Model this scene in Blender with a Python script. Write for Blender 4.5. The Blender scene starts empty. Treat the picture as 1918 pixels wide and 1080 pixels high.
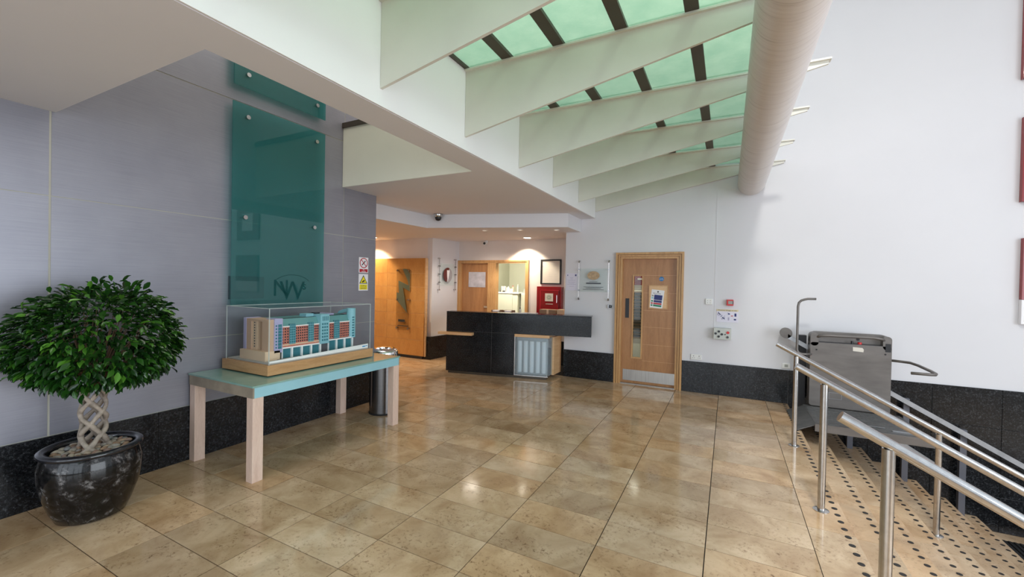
import bpy, bmesh, math, random
from mathutils import Vector, Matrix
random.seed(7)
PI = math.pi
S = bpy.context.scene
COL = S.collection

# ------------------------------------------------------------------ camera
cam_d = bpy.data.cameras.new('camera'); cam = bpy.data.objects.new('camera', cam_d); COL.objects.link(cam)
yaw, pit, rol = 0.473437, 0.01159, 0.019571
fwd = Vector((-math.sin(yaw)*math.cos(pit), math.cos(yaw)*math.cos(pit), -math.sin(pit)))
rgt = Vector((math.cos(yaw), math.sin(yaw), 0)); upv = rgt.cross(fwd)
r2 = rgt*math.cos(rol)+upv*math.sin(rol); u2 = upv*math.cos(rol)-rgt*math.sin(rol)
cam.matrix_world = Matrix(((r2.x, u2.x, -fwd.x, 0), (r2.y, u2.y, -fwd.y, 0), (r2.z, u2.z, -fwd.z, 1.6), (0, 0, 0, 1)))
cam_d.sensor_width = 36; cam_d.lens = 789.11/1918*36; cam_d.clip_start = 0.02; cam_d.clip_end = 200
S.camera = cam

# ------------------------------------------------------------------ world, lamps, exposure
w = bpy.data.worlds.new('sky'); S.world = w; w.use_nodes = True
bg = w.node_tree.nodes['Background']; bg.inputs[0].default_value = (0.80, 0.90, 1.0, 1); bg.inputs[1].default_value = 1.0
S.view_settings.view_transform = 'Standard'; S.view_settings.look = 'None'; S.view_settings.gamma = 1
S.view_settings.use_curve_mapping = False; S.view_settings.exposure = 0.38
S.cycles.use_denoising = True
S.cycles.max_bounces = 9; S.cycles.diffuse_bounces = 6; S.cycles.transparent_max_bounces = 16
S.cycles.sample_clamp_indirect = 6.0; S.cycles.caustics_reflective = False; S.cycles.caustics_refractive = False

def area(name, loc, direction, sx, sy, power, color, spread=PI):
    d = bpy.data.lights.new(name, 'AREA'); d.shape = 'RECTANGLE'; d.size = sx; d.size_y = sy; d.energy = power; d.color = color; d.spread = spread
    o = bpy.data.objects.new(name, d); COL.objects.link(o); o.location = loc
    o.rotation_euler = Vector(direction).to_track_quat('-Z', 'Y').to_euler(); return o
def spot(name, loc, direction, power, color, ang, blend=.3, rad=.03):
    d = bpy.data.lights.new(name, 'SPOT'); d.energy = power; d.color = color; d.spot_size = ang; d.spot_blend = blend; d.shadow_soft_size = rad
    o = bpy.data.objects.new(name, d); COL.objects.link(o); o.location = loc
    o.rotation_euler = Vector(direction).to_track_quat('-Z', 'Y').to_euler(); return o
# daylight entering through the glazed front (behind the camera) and the glazed entrance side
area('front_daylight', (-0.9, -3.45, 2.2), (-0.02, 1, -0.10), 6.0, 4.0, 135, (0.80, 0.89, 1.0))
area('entrance_daylight', (6.4, 0.2, 1.7), (-1, 0.02, -0.06), 5.6, 4.0, 290, (0.86, 0.92, 1.0))
area('upper_daylight', (3.0, 0.5, 7.3), (0, 0, -1), 5, 6, 60, (1.0, 0.98, 0.95))
area('canopy_fill_light', (0.9, 0.9, 6.2), (-.18, .2, -1), .7, .7, 160, (1.0, 0.99, 0.93))  # fill light added above the canopy; grades the glass and casts bar shadows
area('landing_fill_light', (-3.2, 3.0, 5.3), (0, 0.1, -1), 1.6, 3.0, 42, (1.0, 0.97, 0.86))  # unseen fill added over the landing to light the cream face below
area('office_lamp', (-4.6, 8.45, 2.5), (0, .6, -1), 1.2, .35, 50, (1.0, 0.98, 0.86))
area('corridor_lamp', (-1.3, 8.4, 2.45), (0, 0, -1), 1.2, .8, 22, (1.0, 0.95, 0.82))

# ------------------------------------------------------------------ materials
M = {}
def nt(name):
    m = bpy.data.materials.new(name); m.use_nodes = True; M[name] = m
    return m, m.node_tree, m.node_tree.nodes['Principled BSDF']
def setp(p, col=None, rough=None, metal=None, spec=None, coat=None, coat_r=None):
    if col is not None: p.inputs['Base Color'].default_value = (*col, 1)
    if rough is not None: p.inputs['Roughness'].default_value = rough
    if metal is not None: p.inputs['Metallic'].default_value = metal
    if spec is not None: p.inputs['Specular IOR Level'].default_value = spec
    if coat is not None: p.inputs['Coat Weight'].default_value = coat
    if coat_r is not None: p.inputs['Coat Roughness'].default_value = coat_r
def coords(t, scale=(1, 1, 1), rnd=False, kind='Object', rot=(0, 0, 0)):
    tc = t.nodes.new('ShaderNodeTexCoord'); mp = t.nodes.new('ShaderNodeMapping'); mp.inputs['Scale'].default_value = scale
    mp.inputs['Rotation'].default_value = rot
    t.links.new(tc.outputs[kind], mp.inputs['Vector'])
    if rnd:
        oi = t.nodes.new('ShaderNodeObjectInfo'); mu = t.nodes.new('ShaderNodeMath'); mu.operation = 'MULTIPLY'; mu.inputs[1].default_value = 37.0
        t.links.new(oi.outputs['Random'], mu.inputs[0])
        t.links.new(mu.outputs[0], mp.inputs['Location'])
        return mp.outputs[0], oi
    return mp.outputs[0], None
def noise(t, vec, scale, detail=4, rough=.55, dist=0):
    n = t.nodes.new('ShaderNodeTexNoise'); n.inputs['Scale'].default_value = scale; n.inputs['Detail'].default_value = detail
    n.inputs['Roughness'].default_value = rough; n.inputs['Distortion'].default_value = dist
    t.links.new(vec, n.inputs['Vector']); return n.outputs['Fac']
def ramp(t, fac, stops):
    r = t.nodes.new('ShaderNodeValToRGB'); e = r.color_ramp.elements
    e[0].position = stops[0][0]; e[0].color = (*stops[0][1], 1); e[1].position = stops[1][0]; e[1].color = (*stops[1][1], 1)
    for p, c in stops[2:]:
        x = e.new(p); x.color = (*c, 1)
    t.links.new(fac, r.inputs[0]); return r.outputs[0]
def mix(t, a, b, fac, mode='MIX'):
    m = t.nodes.new('ShaderNodeMix'); m.data_type = 'RGBA'; m.blend_type = mode
    if isinstance(fac, float): m.inputs[0].default_value = fac
    else: t.links.new(fac, m.inputs[0])
    for i, v in ((6, a), (7, b)):
        if isinstance(v, tuple): m.inputs[i].default_value = (*v, 1)
        else: t.links.new(v, m.inputs[i])
    return m.outputs[2]
def bump(t, p, h, strength=.2, dist=.002):
    b = t.nodes.new('ShaderNodeBump'); b.inputs['Strength'].default_value = strength; b.inputs['Distance'].default_value = dist
    t.links.new(h, b.inputs['Height']); t.links.new(b.outputs[0], p.inputs['Normal'])

def plain(name, col, rough=.5, metal=0, var=.06, scale=3, spec=.5, coat=0, bmp=0):
    m, t, p = nt(name); setp(p, col, rough, metal, spec, coat, .05)
    v, _ = coords(t); n = noise(t, v, scale, 4)
    d = tuple(max(0, c*(1-var)) for c in col); l = tuple(min(1, c*(1+var)) for c in col)
    t.links.new(ramp(t, n, [(.3, d), (.7, l)]), p.inputs['Base Color'])
    if bmp: bump(t, p, noise(t, v, 160, 3), bmp, .001)
    return m
def stone(name, pale, mid, brown, rough=.13, warm=.0):
    m, t, p = nt(name); setp(p, mid, rough, 0, .5)
    v, oi = coords(t, rnd=True)
    c1 = ramp(t, noise(t, v, 3.2, 5, .6, .6), [(.30, brown), (.47, mid), (.68, pale)])
    tone = ramp(t, oi.outputs['Random'], [(0, (.78, .75, .71)), (.5, (1, 1, 1)), (1, (1.0, .90, .78))])
    c2 = mix(t, c1, tone, 1.0, 'MULTIPLY')
    sp = ramp(t, noise(t, v, 42, 6, .72, .3), [(.32, (.40, .32, .25)), (.47, (1, 1, 1))])
    msk = ramp(t, noise(t, v, 4.5, 3, .5, .4), [(.42, (.12, .12, .12)), (.62, (1, 1, 1))])
    c3 = mix(t, c2, sp, msk, 'MULTIPLY')
    pit = ramp(t, noise(t, v, 15, 8, .78, .8), [(.34, (.30, .24, .18)), (.385, (1, 1, 1))])
    c4 = mix(t, c3, pit, msk, 'MULTIPLY')
    t.links.new(c4, p.inputs['Base Color'])
    r = ramp(t, noise(t, v, 9, 4), [(.3, (rough*.7,)*3), (.7, (rough*1.6,)*3)]); t.links.new(r, p.inputs['Roughness'])
    return m
stone('limestone', (.69, .52, .355), (.54, .385, .24), (.41, .265, .15), rough=.10)
stone('step_stone', (.66, .51, .35), (.55, .40, .26), (.42, .28, .16), rough=.3)
plain('grout', (.016, .012, .009), .9)
def granite(name, rough=.12):
    m, t, p = nt(name); setp(p, (.02, .022, .026), rough, 0, .32)
    v, _ = coords(t)
    c = ramp(t, noise(t, v, 70, 6, .75), [(.36, (.004, .0045, .005)), (.54, (.013, .014, .016)), (.72, (.10, .105, .115))])
    t.links.new(mix(t, c, ramp(t, noise(t, v, 7, 4), [(.3, (.7, .7, .7)), (.7, (1.15, 1.15, 1.15))]), 1.0, 'MULTIPLY'), p.inputs['Base Color'])
granite('granite', .16)
def wood(name, a, b, c, scale=(1, 1, 1), rough=.35, rnd=True):
    m, t, p = nt(name); setp(p, b, rough, 0, .45)
    v, oi = coords(t, scale, rnd=rnd)
    g = noise(t, v, 5, 8, .6, .5)
    col = ramp(t, g, [(.25, a), (.5, b), (.78, c)])
    f = ramp(t, noise(t, v, 60, 3), [(.3, (.86, .84, .82)), (.6, (1, 1, 1))])
    t.links.new(mix(t, col, f, .8, 'MULTIPLY'), p.inputs['Base Color'])
    return m
wood('oak_wall', (.50, .22, .06), (.58, .28, .08), (.63, .32, .10), (1.5, 1.5, .4))
wood('door_veneer', (.33, .15, .058), (.42, .205, .085), (.49, .25, .11), (3, 3, .35))
wood('frame_oak', (.42, .22, .085), (.56, .32, .135), (.64, .39, .18), (5, 5, .5))
wood('frame_oak_flat', (.42, .22, .085), (.56, .32, .135), (.64, .39, .18), (.5, 5, 5))
wood('light_oak', (.62, .36, .17), (.72, .45, .23), (.78, .52, .29), (.6, .6, 5))
wood('plinth_oak', (.42, .22, .09), (.52, .29, .13), (.58, .34, .17), (.8, .8, 6))
wood('pale_leg', (.60, .43, .35), (.70, .52, .43), (.76, .60, .50), (5, 5, .5), .45)
wood('mahogany', (.10, .03, .02), (.17, .05, .035), (.22, .07, .05), (1, 4, 4), .3)
def brushed(name, col, rough, metal=1.0, sc=(1, 1, 120), lo=.8, hi=1.1, n=3):
    m, t, p = nt(name); setp(p, col, rough, metal)
    v, _ = coords(t, sc)
    t.links.new(ramp(t, noise(t, v, n, 4), [(.3, tuple(c*lo for c in col)), (.7, tuple(min(1, c*hi) for c in col))]), p.inputs['Base Color'])
brushed('stainless', (.52, .51, .50), .2, sc=(1, 1, 1), lo=.9, n=30)
brushed('chrome', (.75, .75, .76), .08, sc=(1, 1, 1), lo=.95)
brushed('bin_steel', (.16, .155, .155), .22, sc=(1, 1, 40), lo=.9)
brushed('lift_grey', (.165, .15, .14), .42, metal=.35, sc=(1, 1, 4), lo=.82, hi=1.15)
brushed('deck_grey', (.15, .15, .15), .42, metal=.55, sc=(1, 6, 1), lo=.7, hi=1.3, n=8)
brushed('galvanised', (.42, .43, .45), .4, metal=.8, sc=(1, 1, 1), lo=.85, n=12)
brushed('kick_plate', (.36, .34, .31), .3, sc=(60, 1, 1))
m, t, p = nt('cladding'); setp(p, (.27, .27, .31), .34, .35, .5)
v, oi = coords(t, (1, 1, 60)); v2, _ = coords(t)
cc = ramp(t, noise(t, v, 3, 3), [(.3, (.255, .255, .295)), (.7, (.29, .29, .33))])
t.links.new(mix(t, cc, ramp(t, noise(t, v2, 2.5, 5), [(.3, (.92, .92, .93)), (.7, (1.06, 1.06, 1.05))]), 1.0, 'MULTIPLY'), p.inputs['Base Color'])
plain('joint_filler', (.46, .45, .38), .6)
plain('white_paint', (.685, .68, .705), .6, var=.02, scale=.8)
plain('fascia_paint', (.86, .85, .86), .6, var=.02, scale=.8)
plain('ceiling_paint', (.77, .755, .785), .75, var=.025, scale=.7)
plain('warm_paint', (.72, .66, .62), .65, var=.03)
plain('cream_paint', (.70, .69, .58), .6, var=.02)
plain('office_paint', (.50, .49, .38), .7, var=.03)
plain('office_white', (.62, .61, .50), .5, var=.02)
plain('beam_paint', (.67, .655, .59), .45, var=.03)
plain('post_grey', (.13, .135, .16), .4, .4)
plain('seam_grey', (.12, .12, .125), .6)
plain('inner_grey', (.30, .35, .38), .6)
plain('bronze', (.075, .06, .045), .4, .3, var=.12)
plain('black', (.01, .01, .012), .4)
plain('dark_grey', (.05, .05, .055), .5)
plain('rubber', (.014, .014, .016), .6)
plain('stud_metal', (.022, .02, .02), .5, .2)
plain('white_plastic', (.78, .78, .76), .35, var=.02)
plain('grey_plastic', (.55, .57, .53), .4, var=.02)
plain('red_paint', (.24, .008, .012), .25, var=.12, coat=.2)
plain('sign_red', (.45, .01, .025), .4)
plain('bright_red', (.6, .02, .02), .35)
plain('sign_white', (.83, .82, .84), .5, var=.01)
plain('paper', (.72, .70, .80), .6, var=.02)
plain('paper_grey', (.52, .50, .54), .35, var=.18, scale=9)
plain('paper_cream', (.66, .62, .55), .5, var=.03)
plain('sign_yellow', (.85, .72, .02), .5, var=.01)
plain('band_cream', (.70, .60, .38), .5)
plain('navy', (.02, .03, .16), .5)
plain('sign_green', (.02, .22, .12), .5)
plain('sign_blue', (.01, .16, .42), .4)
plain('pale_print', (.42, .40, .55), .6)
plain('dark_print', (.07, .08, .10), .6)
plain('oval_bronze', (.50, .36, .22), .5, .2, var=.25, scale=30)
plain('badge_brown', (.11, .02, .015), .3)
plain('badge_grey', (.42, .41, .43), .3, .3)
plain('turquoise_edge', (.30, .55, .62), .3)
plain('turquoise_frame', (.30, .25, .19), .5, var=.2, scale=8)
plain('model_white', (.92, .92, .90), .5, var=.02)
plain('model_road', (.10, .10, .11), .7)
plain('model_pave', (.42, .41, .38), .7)
plain('model_tan', (.56, .38, .26), .7)
plain('model_sand', (.72, .53, .36), .7)
plain('model_lilac', (.42, .40, .60), .6)
plain('model_turquoise', (.25, .53, .60), .5)
plain('model_dark', (.012, .018, .03), .3)
plain('model_glass', (.05, .20, .24), .12)
plain('model_roof', (.12, .30, .30), .4)
plain('cardboard', (.28, .18, .11), .8)
plain('soil', (.03, .022, .015), .9)
plain('tin_grey', (.33, .34, .31), .5)
plain('green_panel', (.36, .40, .31), .5)
plain('slat_dark', (.07, .065, .04), .6)
plain('sky_logo', (.02, .30, .62), .5)
plain('outside_ground', (.30, .30, .29), .9, var=.15)
def brick_mat():
    m, t, p = nt('model_brick'); setp(p, (.42, .12, .09), .7)
    v, _ = coords(t, (1, 1, 1))
    t.links.new(ramp(t, noise(t, v, 90, 3), [(.35, (.50, .14, .10)), (.65, (.62, .24, .17))]), p.inputs['Base Color'])
brick_mat()
# painted steel tube with faint wrapped streaks
m, t, p = nt('tube_paint'); setp(p, (.68, .63, .60), .33, 0, .5)
v, _ = coords(t, (1, 22, 1))
t.links.new(ramp(t, noise(t, v, 2.2, 6, .7), [(.30, (.42, .37, .34)), (.42, (.62, .57, .54)), (.8, (.72, .68, .65))]), p.inputs['Base Color'])
# glazed black pot
m, t, p = nt('pot_glaze'); setp(p, (.01, .01, .01), .10, 0, .4)
v, _ = coords(t)
t.links.new(ramp(t, noise(t, v, 13, 9, .75, .35), [(.44, (.003, .003, .003)), (.56, (.02, .018, .018)), (.70, (.26, .25, .25))]), p.inputs['Base Color'])
plain('pot_rim', (.012, .012, .016), .15, coat=.4)
# pebbles
m, t, p = nt('pebble'); setp(p, (.35, .28, .22), .55)
v, oi = coords(t, rnd=True)
pc = ramp(t, oi.outputs['Random'], [(0, (.16, .09, .055)), (.3, (.44, .28, .18)), (.55, (.52, .44, .34)), (.8, (.24, .24, .24)), (1, (.36, .20, .13))])
t.links.new(mix(t, pc, ramp(t, noise(t, v, 40, 5), [(.3, (.7, .7, .7)), (.7, (1.1, 1.1, 1.1))]), 1.0, 'MULTIPLY'), p.inputs['Base Color'])
plain('bark', (.32, .265, .215), .8, var=.3, scale=30, bmp=.5)
plain('twig', (.12, .07, .04), .8)
m, t, p = nt('leaf'); setp(p, (.03, .12, .015), .24, 0, .6)
geo = t.nodes.new('ShaderNodeNewGeometry'); oi = t.nodes.new('ShaderNodeObjectInfo'); ad = t.nodes.new('ShaderNodeMath'); ad.operation = 'ADD'
fr = t.nodes.new('ShaderNodeMath'); fr.operation = 'FRACT'
t.links.new(geo.outputs['Random Per Island'], ad.inputs[0]); t.links.new(oi.outputs['Random'], ad.inputs[1]); t.links.new(ad.outputs[0], fr.inputs[0])
lc = ramp(t, fr.outputs[0], [(0, (.006, .028, .005)), (.5, (.013, .058, .008)), (.85, (.035, .13, .014)), (1, (.11, .30, .03))])
t.links.new(lc, p.inputs['Base Color'])
tr = t.nodes.new('ShaderNodeBsdfTranslucent'); t.links.new(lc, tr.inputs['Color'])
ms = t.nodes.new('ShaderNodeMixShader'); ms.inputs[0].default_value = .22
out = t.nodes['Material Output']; t.links.new(p.outputs[0], ms.inputs[1]); t.links.new(tr.outputs[0], ms.inputs[2]); t.links.new(ms.outputs[0], out.inputs[0])
def glass(name, tint, rough=.02, ior=1.45, boost=1.0, frost=0, frostcol=(.8, .9, .9)):
    m, t, p = nt(name); t.nodes.remove(p); out = t.nodes['Material Output']
    trn = t.nodes.new('ShaderNodeBsdfTransparent'); trn.inputs[0].default_value = (*tint, 1)
    gl = t.nodes.new('ShaderNodeBsdfGlossy'); gl.inputs['Roughness'].default_value = rough; gl.inputs['Color'].default_value = (.95, 1, .98, 1)
    fr_n = t.nodes.new('ShaderNodeFresnel'); fr_n.inputs[0].default_value = ior
    ge = t.nodes.new('ShaderNodeNewGeometry'); inv_ = t.nodes.new('ShaderNodeMath'); inv_.operation = 'SUBTRACT'; inv_.inputs[0].default_value = 1.0
    t.links.new(ge.outputs['Backfacing'], inv_.inputs[1])
    f = t.nodes.new('ShaderNodeMath'); f.operation = 'MULTIPLY'; t.links.new(fr_n.outputs[0], f.inputs[0]); t.links.new(inv_.outputs[0], f.inputs[1])
    a = trn
    if frost:
        df = t.nodes.new('ShaderNodeBsdfDiffuse'); df.inputs[0].default_value = (*frostcol, 1)
        tl = t.nodes.new('ShaderNodeBsdfTranslucent'); tl.inputs[0].default_value = (*frostcol, 1)
        mm = t.nodes.new('ShaderNodeMixShader'); mm.inputs[0].default_value = .5; t.links.new(df.outputs[0], mm.inputs[1]); t.links.new(tl.outputs[0], mm.inputs[2])
        m2 = t.nodes.new('ShaderNodeMixShader'); m2.inputs[0].default_value = frost; t.links.new(trn.outputs[0], m2.inputs[1]); t.links.new(mm.outputs[0], m2.inputs[2]); a = m2
    mx = t.nodes.new('ShaderNodeMixShader'); t.links.new(f.outputs[0], mx.inputs[0]); t.links.new(a.outputs[0], mx.inputs[1]); t.links.new(gl.outputs[0], mx.inputs[2])
    t.links.new(mx.outputs[0], out.inputs[0]); return m
glass('teal_glass', (.38, .76, .73), .015, frost=.28, frostcol=(.11, .37, .38))
glass('clear_case', (.97, .98, .98), .02, 1.3)
glass('case_edge', (.85, .9, .9), .1, 1.45, frost=.55, frostcol=(.9, .95, .93))
glass('plaque_glass', (.97, .99, .985), .03, 1.3, frost=.10, frostcol=(.80, .9, .88))
glass('etched', (.6, .8, .78), .2, 1.2, frost=.22, frostcol=(.04, .24, .25))
glass('frosted_front', (.93, .98, 1), .10, frost=.24, frostcol=(.86, .94, .98))
glass('zigzag', (.6, .7, .65), .15, 1.3, frost=.75, frostcol=(.46, .55, .48))
glass('smoke_glass', (.86, .84, .80), .05, 1.3)
glass('vision_glass', (.9, .92, .9), .02)
# green frosted roof glass: light passes through it
m, t, p = nt('roof_glass'); t.nodes.remove(p); out = t.nodes['Material Output']
v, _ = coords(t); gc = ramp(t, noise(t, v, 5, 6, .65), [(.3, (.52, .70, .58)), (.7, (.70, .84, .71))])
tl = t.nodes.new('ShaderNodeBsdfTranslucent'); t.links.new(gc, tl.inputs[0])
df = t.nodes.new('ShaderNodeBsdfDiffuse'); df.inputs[0].default_value = (.20, .36, .29, 1)
tp = t.nodes.new('ShaderNodeBsdfTransparent'); tp.inputs[0].default_value = (.62, .78, .67, 1)
a = t.nodes.new('ShaderNodeMixShader'); a.inputs[0].default_value = .25; t.links.new(tl.outputs[0], a.inputs[1]); t.links.new(df.outputs[0], a.inputs[2])
b = t.nodes.new('ShaderNodeMixShader'); b.inputs[0].default_value = .38; t.links.new(a.outputs[0], b.inputs[1]); t.links.new(tp.outputs[0], b.inputs[2])
t.links.new(b.outputs[0], out.inputs[0])
def emit(name, col, s):
    m, t, p = nt(name); p.inputs['Base Color'].default_value = (*col, 1); p.inputs['Emission Color'].default_value = (*col, 1); p.inputs['Emission Strength'].default_value = s
emit('lamp_glow', (1.0, .92, .78), 9)
emit('lamp_dim', (1.0, .92, .8), .5)

# ------------------------------------------------------------------ builders
class MB:
    """collects shapes, then links them as one mesh object"""
    def __init__(s): s.bm = bmesh.new()
    def box(s, a, b, bev=0, mtx=None):
        x0, y0, z0 = a; x1, y1, z1 = b
        vs = [s.bm.verts.new(c) for c in ((x0, y0, z0), (x1, y0, z0), (x1, y1, z0), (x0, y1, z0), (x0, y0, z1), (x1, y0, z1), (x1, y1, z1), (x0, y1, z1))]
        fs = [s.bm.faces.new([vs[i] for i in f]) for f in ((0, 3, 2, 1), (4, 5, 6, 7), (0, 1, 5, 4), (1, 2, 6, 5), (2, 3, 7, 6), (3, 0, 4, 7))]
        if bev: 
            r = bmesh.ops.bevel(s.bm, geom=list({e for f in fs for e in f.edges}), offset=bev, segments=2, affect='EDGES', profile=.5)
            vs = list({v for f in r['faces'] for v in f.verts} | {v for v in vs if v.is_valid})
        if mtx is not None: bmesh.ops.transform(s.bm, matrix=mtx, verts=[v for v in vs if v.is_valid])
        return s
    def rbox(s, a, b, r, axis='y', seg=5):
        """box with its four edges along axis rounded"""
        x0, y0, z0 = a; x1, y1, z1 = b
        if axis == 'y': P = [(x0, z0), (x1, z0), (x1, z1), (x0, z1)]
        elif axis == 'z': P = [(x0, y0), (x1, y0), (x1, y1), (x0, y1)]
        else: P = [(y0, z0), (y1, z0), (y1, z1), (y0, z1)]
        out = []
        for i in range(4):
            cx = P[i][0]+(r if i in (0, 3) else -r); cy = P[i][1]+(r if i in (0, 1) else -r)
            for k in range(seg+1):
                an = PI+i*PI/2+k*PI/2/seg
                out.append((cx+r*math.cos(an), cy+r*math.sin(an)))
        if axis == 'y': s.prism(out, y0, y1, 'y')
        elif axis == 'z': s.prism(out, z0, z1, 'z')
        else: s.prism(out, x0, x1, 'x')
        return s
    def prism(s, pts, lo, hi, axis='z'):
        def P(p, h):
            return {'z': (p[0], p[1], h), 'y': (p[0], h, p[1]), 'x': (h, p[0], p[1])}[axis]
        A = [s.bm.verts.new(P(p, lo)) for p in pts]; B = [s.bm.verts.new(P(p, hi)) for p in pts]
        n = len(pts)
        s.bm.faces.new(A); s.bm.faces.new(B[::-1])
        for i in range(n): s.bm.faces.new((A[i], B[i], B[(i+1) % n], A[(i+1) % n]))
        return s
    def tube(s, pts, r, seg=12, caps=True, radii=None):
        pts = [Vector(p) for p in pts]; rings = []; up = None
        for i, p in enumerate(pts):
            d = (pts[min(i+1, len(pts)-1)]-pts[max(i-1, 0)]).normalized()
            if up is None: up = Vector((0, 0, 1)) if abs(d.z) < .9 else Vector((1, 0, 0))
            a = d.cross(up)
            if a.length < 1e-4: a = d.cross(Vector((0, 1, 0)))
            a.normalize(); b = a.cross(d).normalized(); up = b
            rr = radii[i] if radii else r
            rings.append([s.bm.verts.new(p+a*rr*math.cos(2*PI*k/seg)+b*rr*math.sin(2*PI*k/seg)) for k in range(seg)])
        for i in range(len(rings)-1):
            for k in range(seg): s.bm.faces.new((rings[i][k], rings[i][(k+1) % seg], rings[i+1][(k+1) % seg], rings[i+1][k]))
        if caps:
            s.bm.faces.new(rings[0][::-1]); s.bm.faces.new(rings[-1])
        return s
    def cyl(s, a, b, r, seg=20): return s.tube([a, b], r, seg)
    def lathe(s, prof, c, seg=40, sx=1, sy=1):
        rings = []
        for r, z in prof:
            if r < 1e-5: rings.append([s.bm.verts.new((c[0], c[1], c[2]+z))])
            else: rings.append([s.bm.verts.new((c[0]+r*sx*math.cos(2*PI*k/seg), c[1]+r*sy*math.sin(2*PI*k/seg), c[2]+z)) for k in range(seg)])
        for A, B in zip(rings, rings[1:]):
            if len(A) == 1 and len(B) == 1: continue
            for k in range(seg):
                k2 = (k+1) % seg
                if len(A) == 1: s.bm.faces.new((A[0], B[k2], B[k]))
                elif len(B) == 1: s.bm.faces.new((A[k], A[k2], B[0]))
                else: s.bm.faces.new((A[k], A[k2], B[k2], B[k]))
        return s
    def mesh(s, name, off=(0, 0, 0)):
        bmesh.ops.recalc_face_normals(s.bm, faces=s.bm.faces)
        if any(off): bmesh.ops.translate(s.bm, vec=[-c for c in off], verts=s.bm.verts)
        me = bpy.data.meshes.new(name); s.bm.to_mesh(me); s.bm.free(); return me
    def build(s, name, mat, parent=None, smooth=False, local=False, origin=None):
        base = Vector((0, 0, 0))
        q = parent
        while q is not None: base += q.location; q = q.parent
        org = Vector(origin) if origin else (Vector((0, 0, 0)) if local else None)
        if local: off = Vector((0, 0, 0))
        elif parent is not None: off = base if origin is None else Vector(origin)
        else: off = Vector(origin) if origin else Vector((0, 0, 0))
        me = s.mesh(name, off); me.materials.append(M[mat])
        if smooth:
            for f in me.polygons: f.use_smooth = True
            if smooth != 'all': me.set_sharp_from_angle(angle=math.radians(40))
        o = bpy.data.objects.new(name, me); COL.objects.link(o)
        if parent is not None:
            o.parent = parent
            if origin and not local: o.location = Vector(origin)-base
        elif origin: o.location = origin
        return o
def tag(o, label, cat, group=None):
    o['label'] = label; o['category'] = cat
    if group: o['group'] = group
    return o
def struct(o): o['kind'] = 'structure'; return o
def stuff(o): o['kind'] = 'stuff'; return o
def thing(name, label, cat, loc=(0, 0, 0), rot=0, group=None):
    o = bpy.data.objects.new(name, None); COL.objects.link(o); o.empty_display_size = .05
    o.location = loc; o.rotation_euler = (0, 0, rot); return tag(o, label, cat, group)
def arc(c, r, a0, a1, n, plane='xz', k=0):
    o = []
    for i in range(n+1):
        a = a0+(a1-a0)*i/n; u, v_ = c[0]+r*math.cos(a), c[1]+r*math.sin(a)
        o.append({'xz': (u, k, v_), 'yz': (k, u, v_), 'xy': (u, v_, k)}[plane])
    return o
def text(name, body, size, loc, rot, mat, parent=None, depth=.0008, align='CENTER', sx=1.0):
    c = bpy.data.curves.new(name, 'FONT'); c.body = body; c.size = size; c.extrude = depth; c.align_x = align; c.align_y = 'CENTER'; c.resolution_u = 3
    o = bpy.data.objects.new(name+'_tmp', c); COL.objects.link(o)
    dg = bpy.context.evaluated_depsgraph_get(); me = bpy.data.meshes.new_from_object(o.evaluated_get(dg))
    bpy.data.objects.remove(o); bpy.data.curves.remove(c)
    me.name = name; me.materials.clear(); me.materials.append(M[mat])
    o = bpy.data.objects.new(name, me); COL.objects.link(o)
    base = Vector((0, 0, 0)); q = parent
    while q is not None: base += q.location; q = q.parent
    o.parent = parent; o.location = Vector(loc)-base; o.rotation_euler = rot; o.scale = (sx, 1, 1); return o
ROT_Y = (PI/2, 0, 0)            # reads when seen from -Y (on the wall at the back)
ROT_X = (PI/2, 0, PI/2)         # reads when seen from +X (on the left wall)

# ------------------------------------------------------------------ the setting
YW = 7.0                         # back wall face
fl = struct(MB().box((-8.4, -3.5, -.3), (.70, 7.0, -.006)).box((-8.4, 7.0, -.3), (.2, 10.8, -.006)).build('floor', 'grout'))
cache = {}
tiles = []
def add_tile(x0, x1, y0, y1):
    if x1-x0 < .03 or y1-y0 < .03: return
    key = (round(x1-x0, 3), round(y1-y0, 3))
    if key not in cache:
        hw, hh = key[0]/2-.0032, key[1]/2-.0024
        me = MB().box((-hw, -hh, -.006), (hw, hh, 0)).mesh('floor_tile'); me.materials.append(M['limestone']); cache[key] = me
    tiles.append(((x0+x1)/2, (y0+y1)/2, cache[key], key))
for i in range(-12, 1):
    for j in range(-4, 23):
        x0, x1 = -.0885+.6005*i, -.0885+.6005*(i+1); y0, y1 = 1.036+.3012*j, 1.036+.3012*(j+1)
        ym, xm = (y0+y1)/2, (x0+x1)/2
        if y1 <= 4.18: x0 = max(x0, -4.2)
        elif y0 < 4.18 and x0 < -4.2: 
            if x1 <= -4.2: y0 = 4.18
        if x1 > -2.54: y1 = min(y1, 7.0)
        else: y1 = min(y1, 7.9)
        add_tile(x0, x1, y0, y1)
tiles.sort(key=lambda q: math.hypot(q[0]+.6, q[1]))
rest = MB()
for n, (x, y, me, key) in enumerate(tiles):
    if n < 296:
        o = bpy.data.objects.new('floor_tile', me); COL.objects.link(o); o.location = (x, y, 0); o.parent = fl
    else: rest.box((x-key[0]/2+.0015, y-key[1]/2+.0015, -.006), (x+key[0]/2-.0015, y+key[1]/2-.0015, 0))
if len(tiles) > 296: stuff(rest.build('floor_tiles', 'limestone', fl))
MB().box((-8.4, -3.5, -.006), (.5, -.17, 0)).build('threshold_paving', 'limestone', fl)
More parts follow.
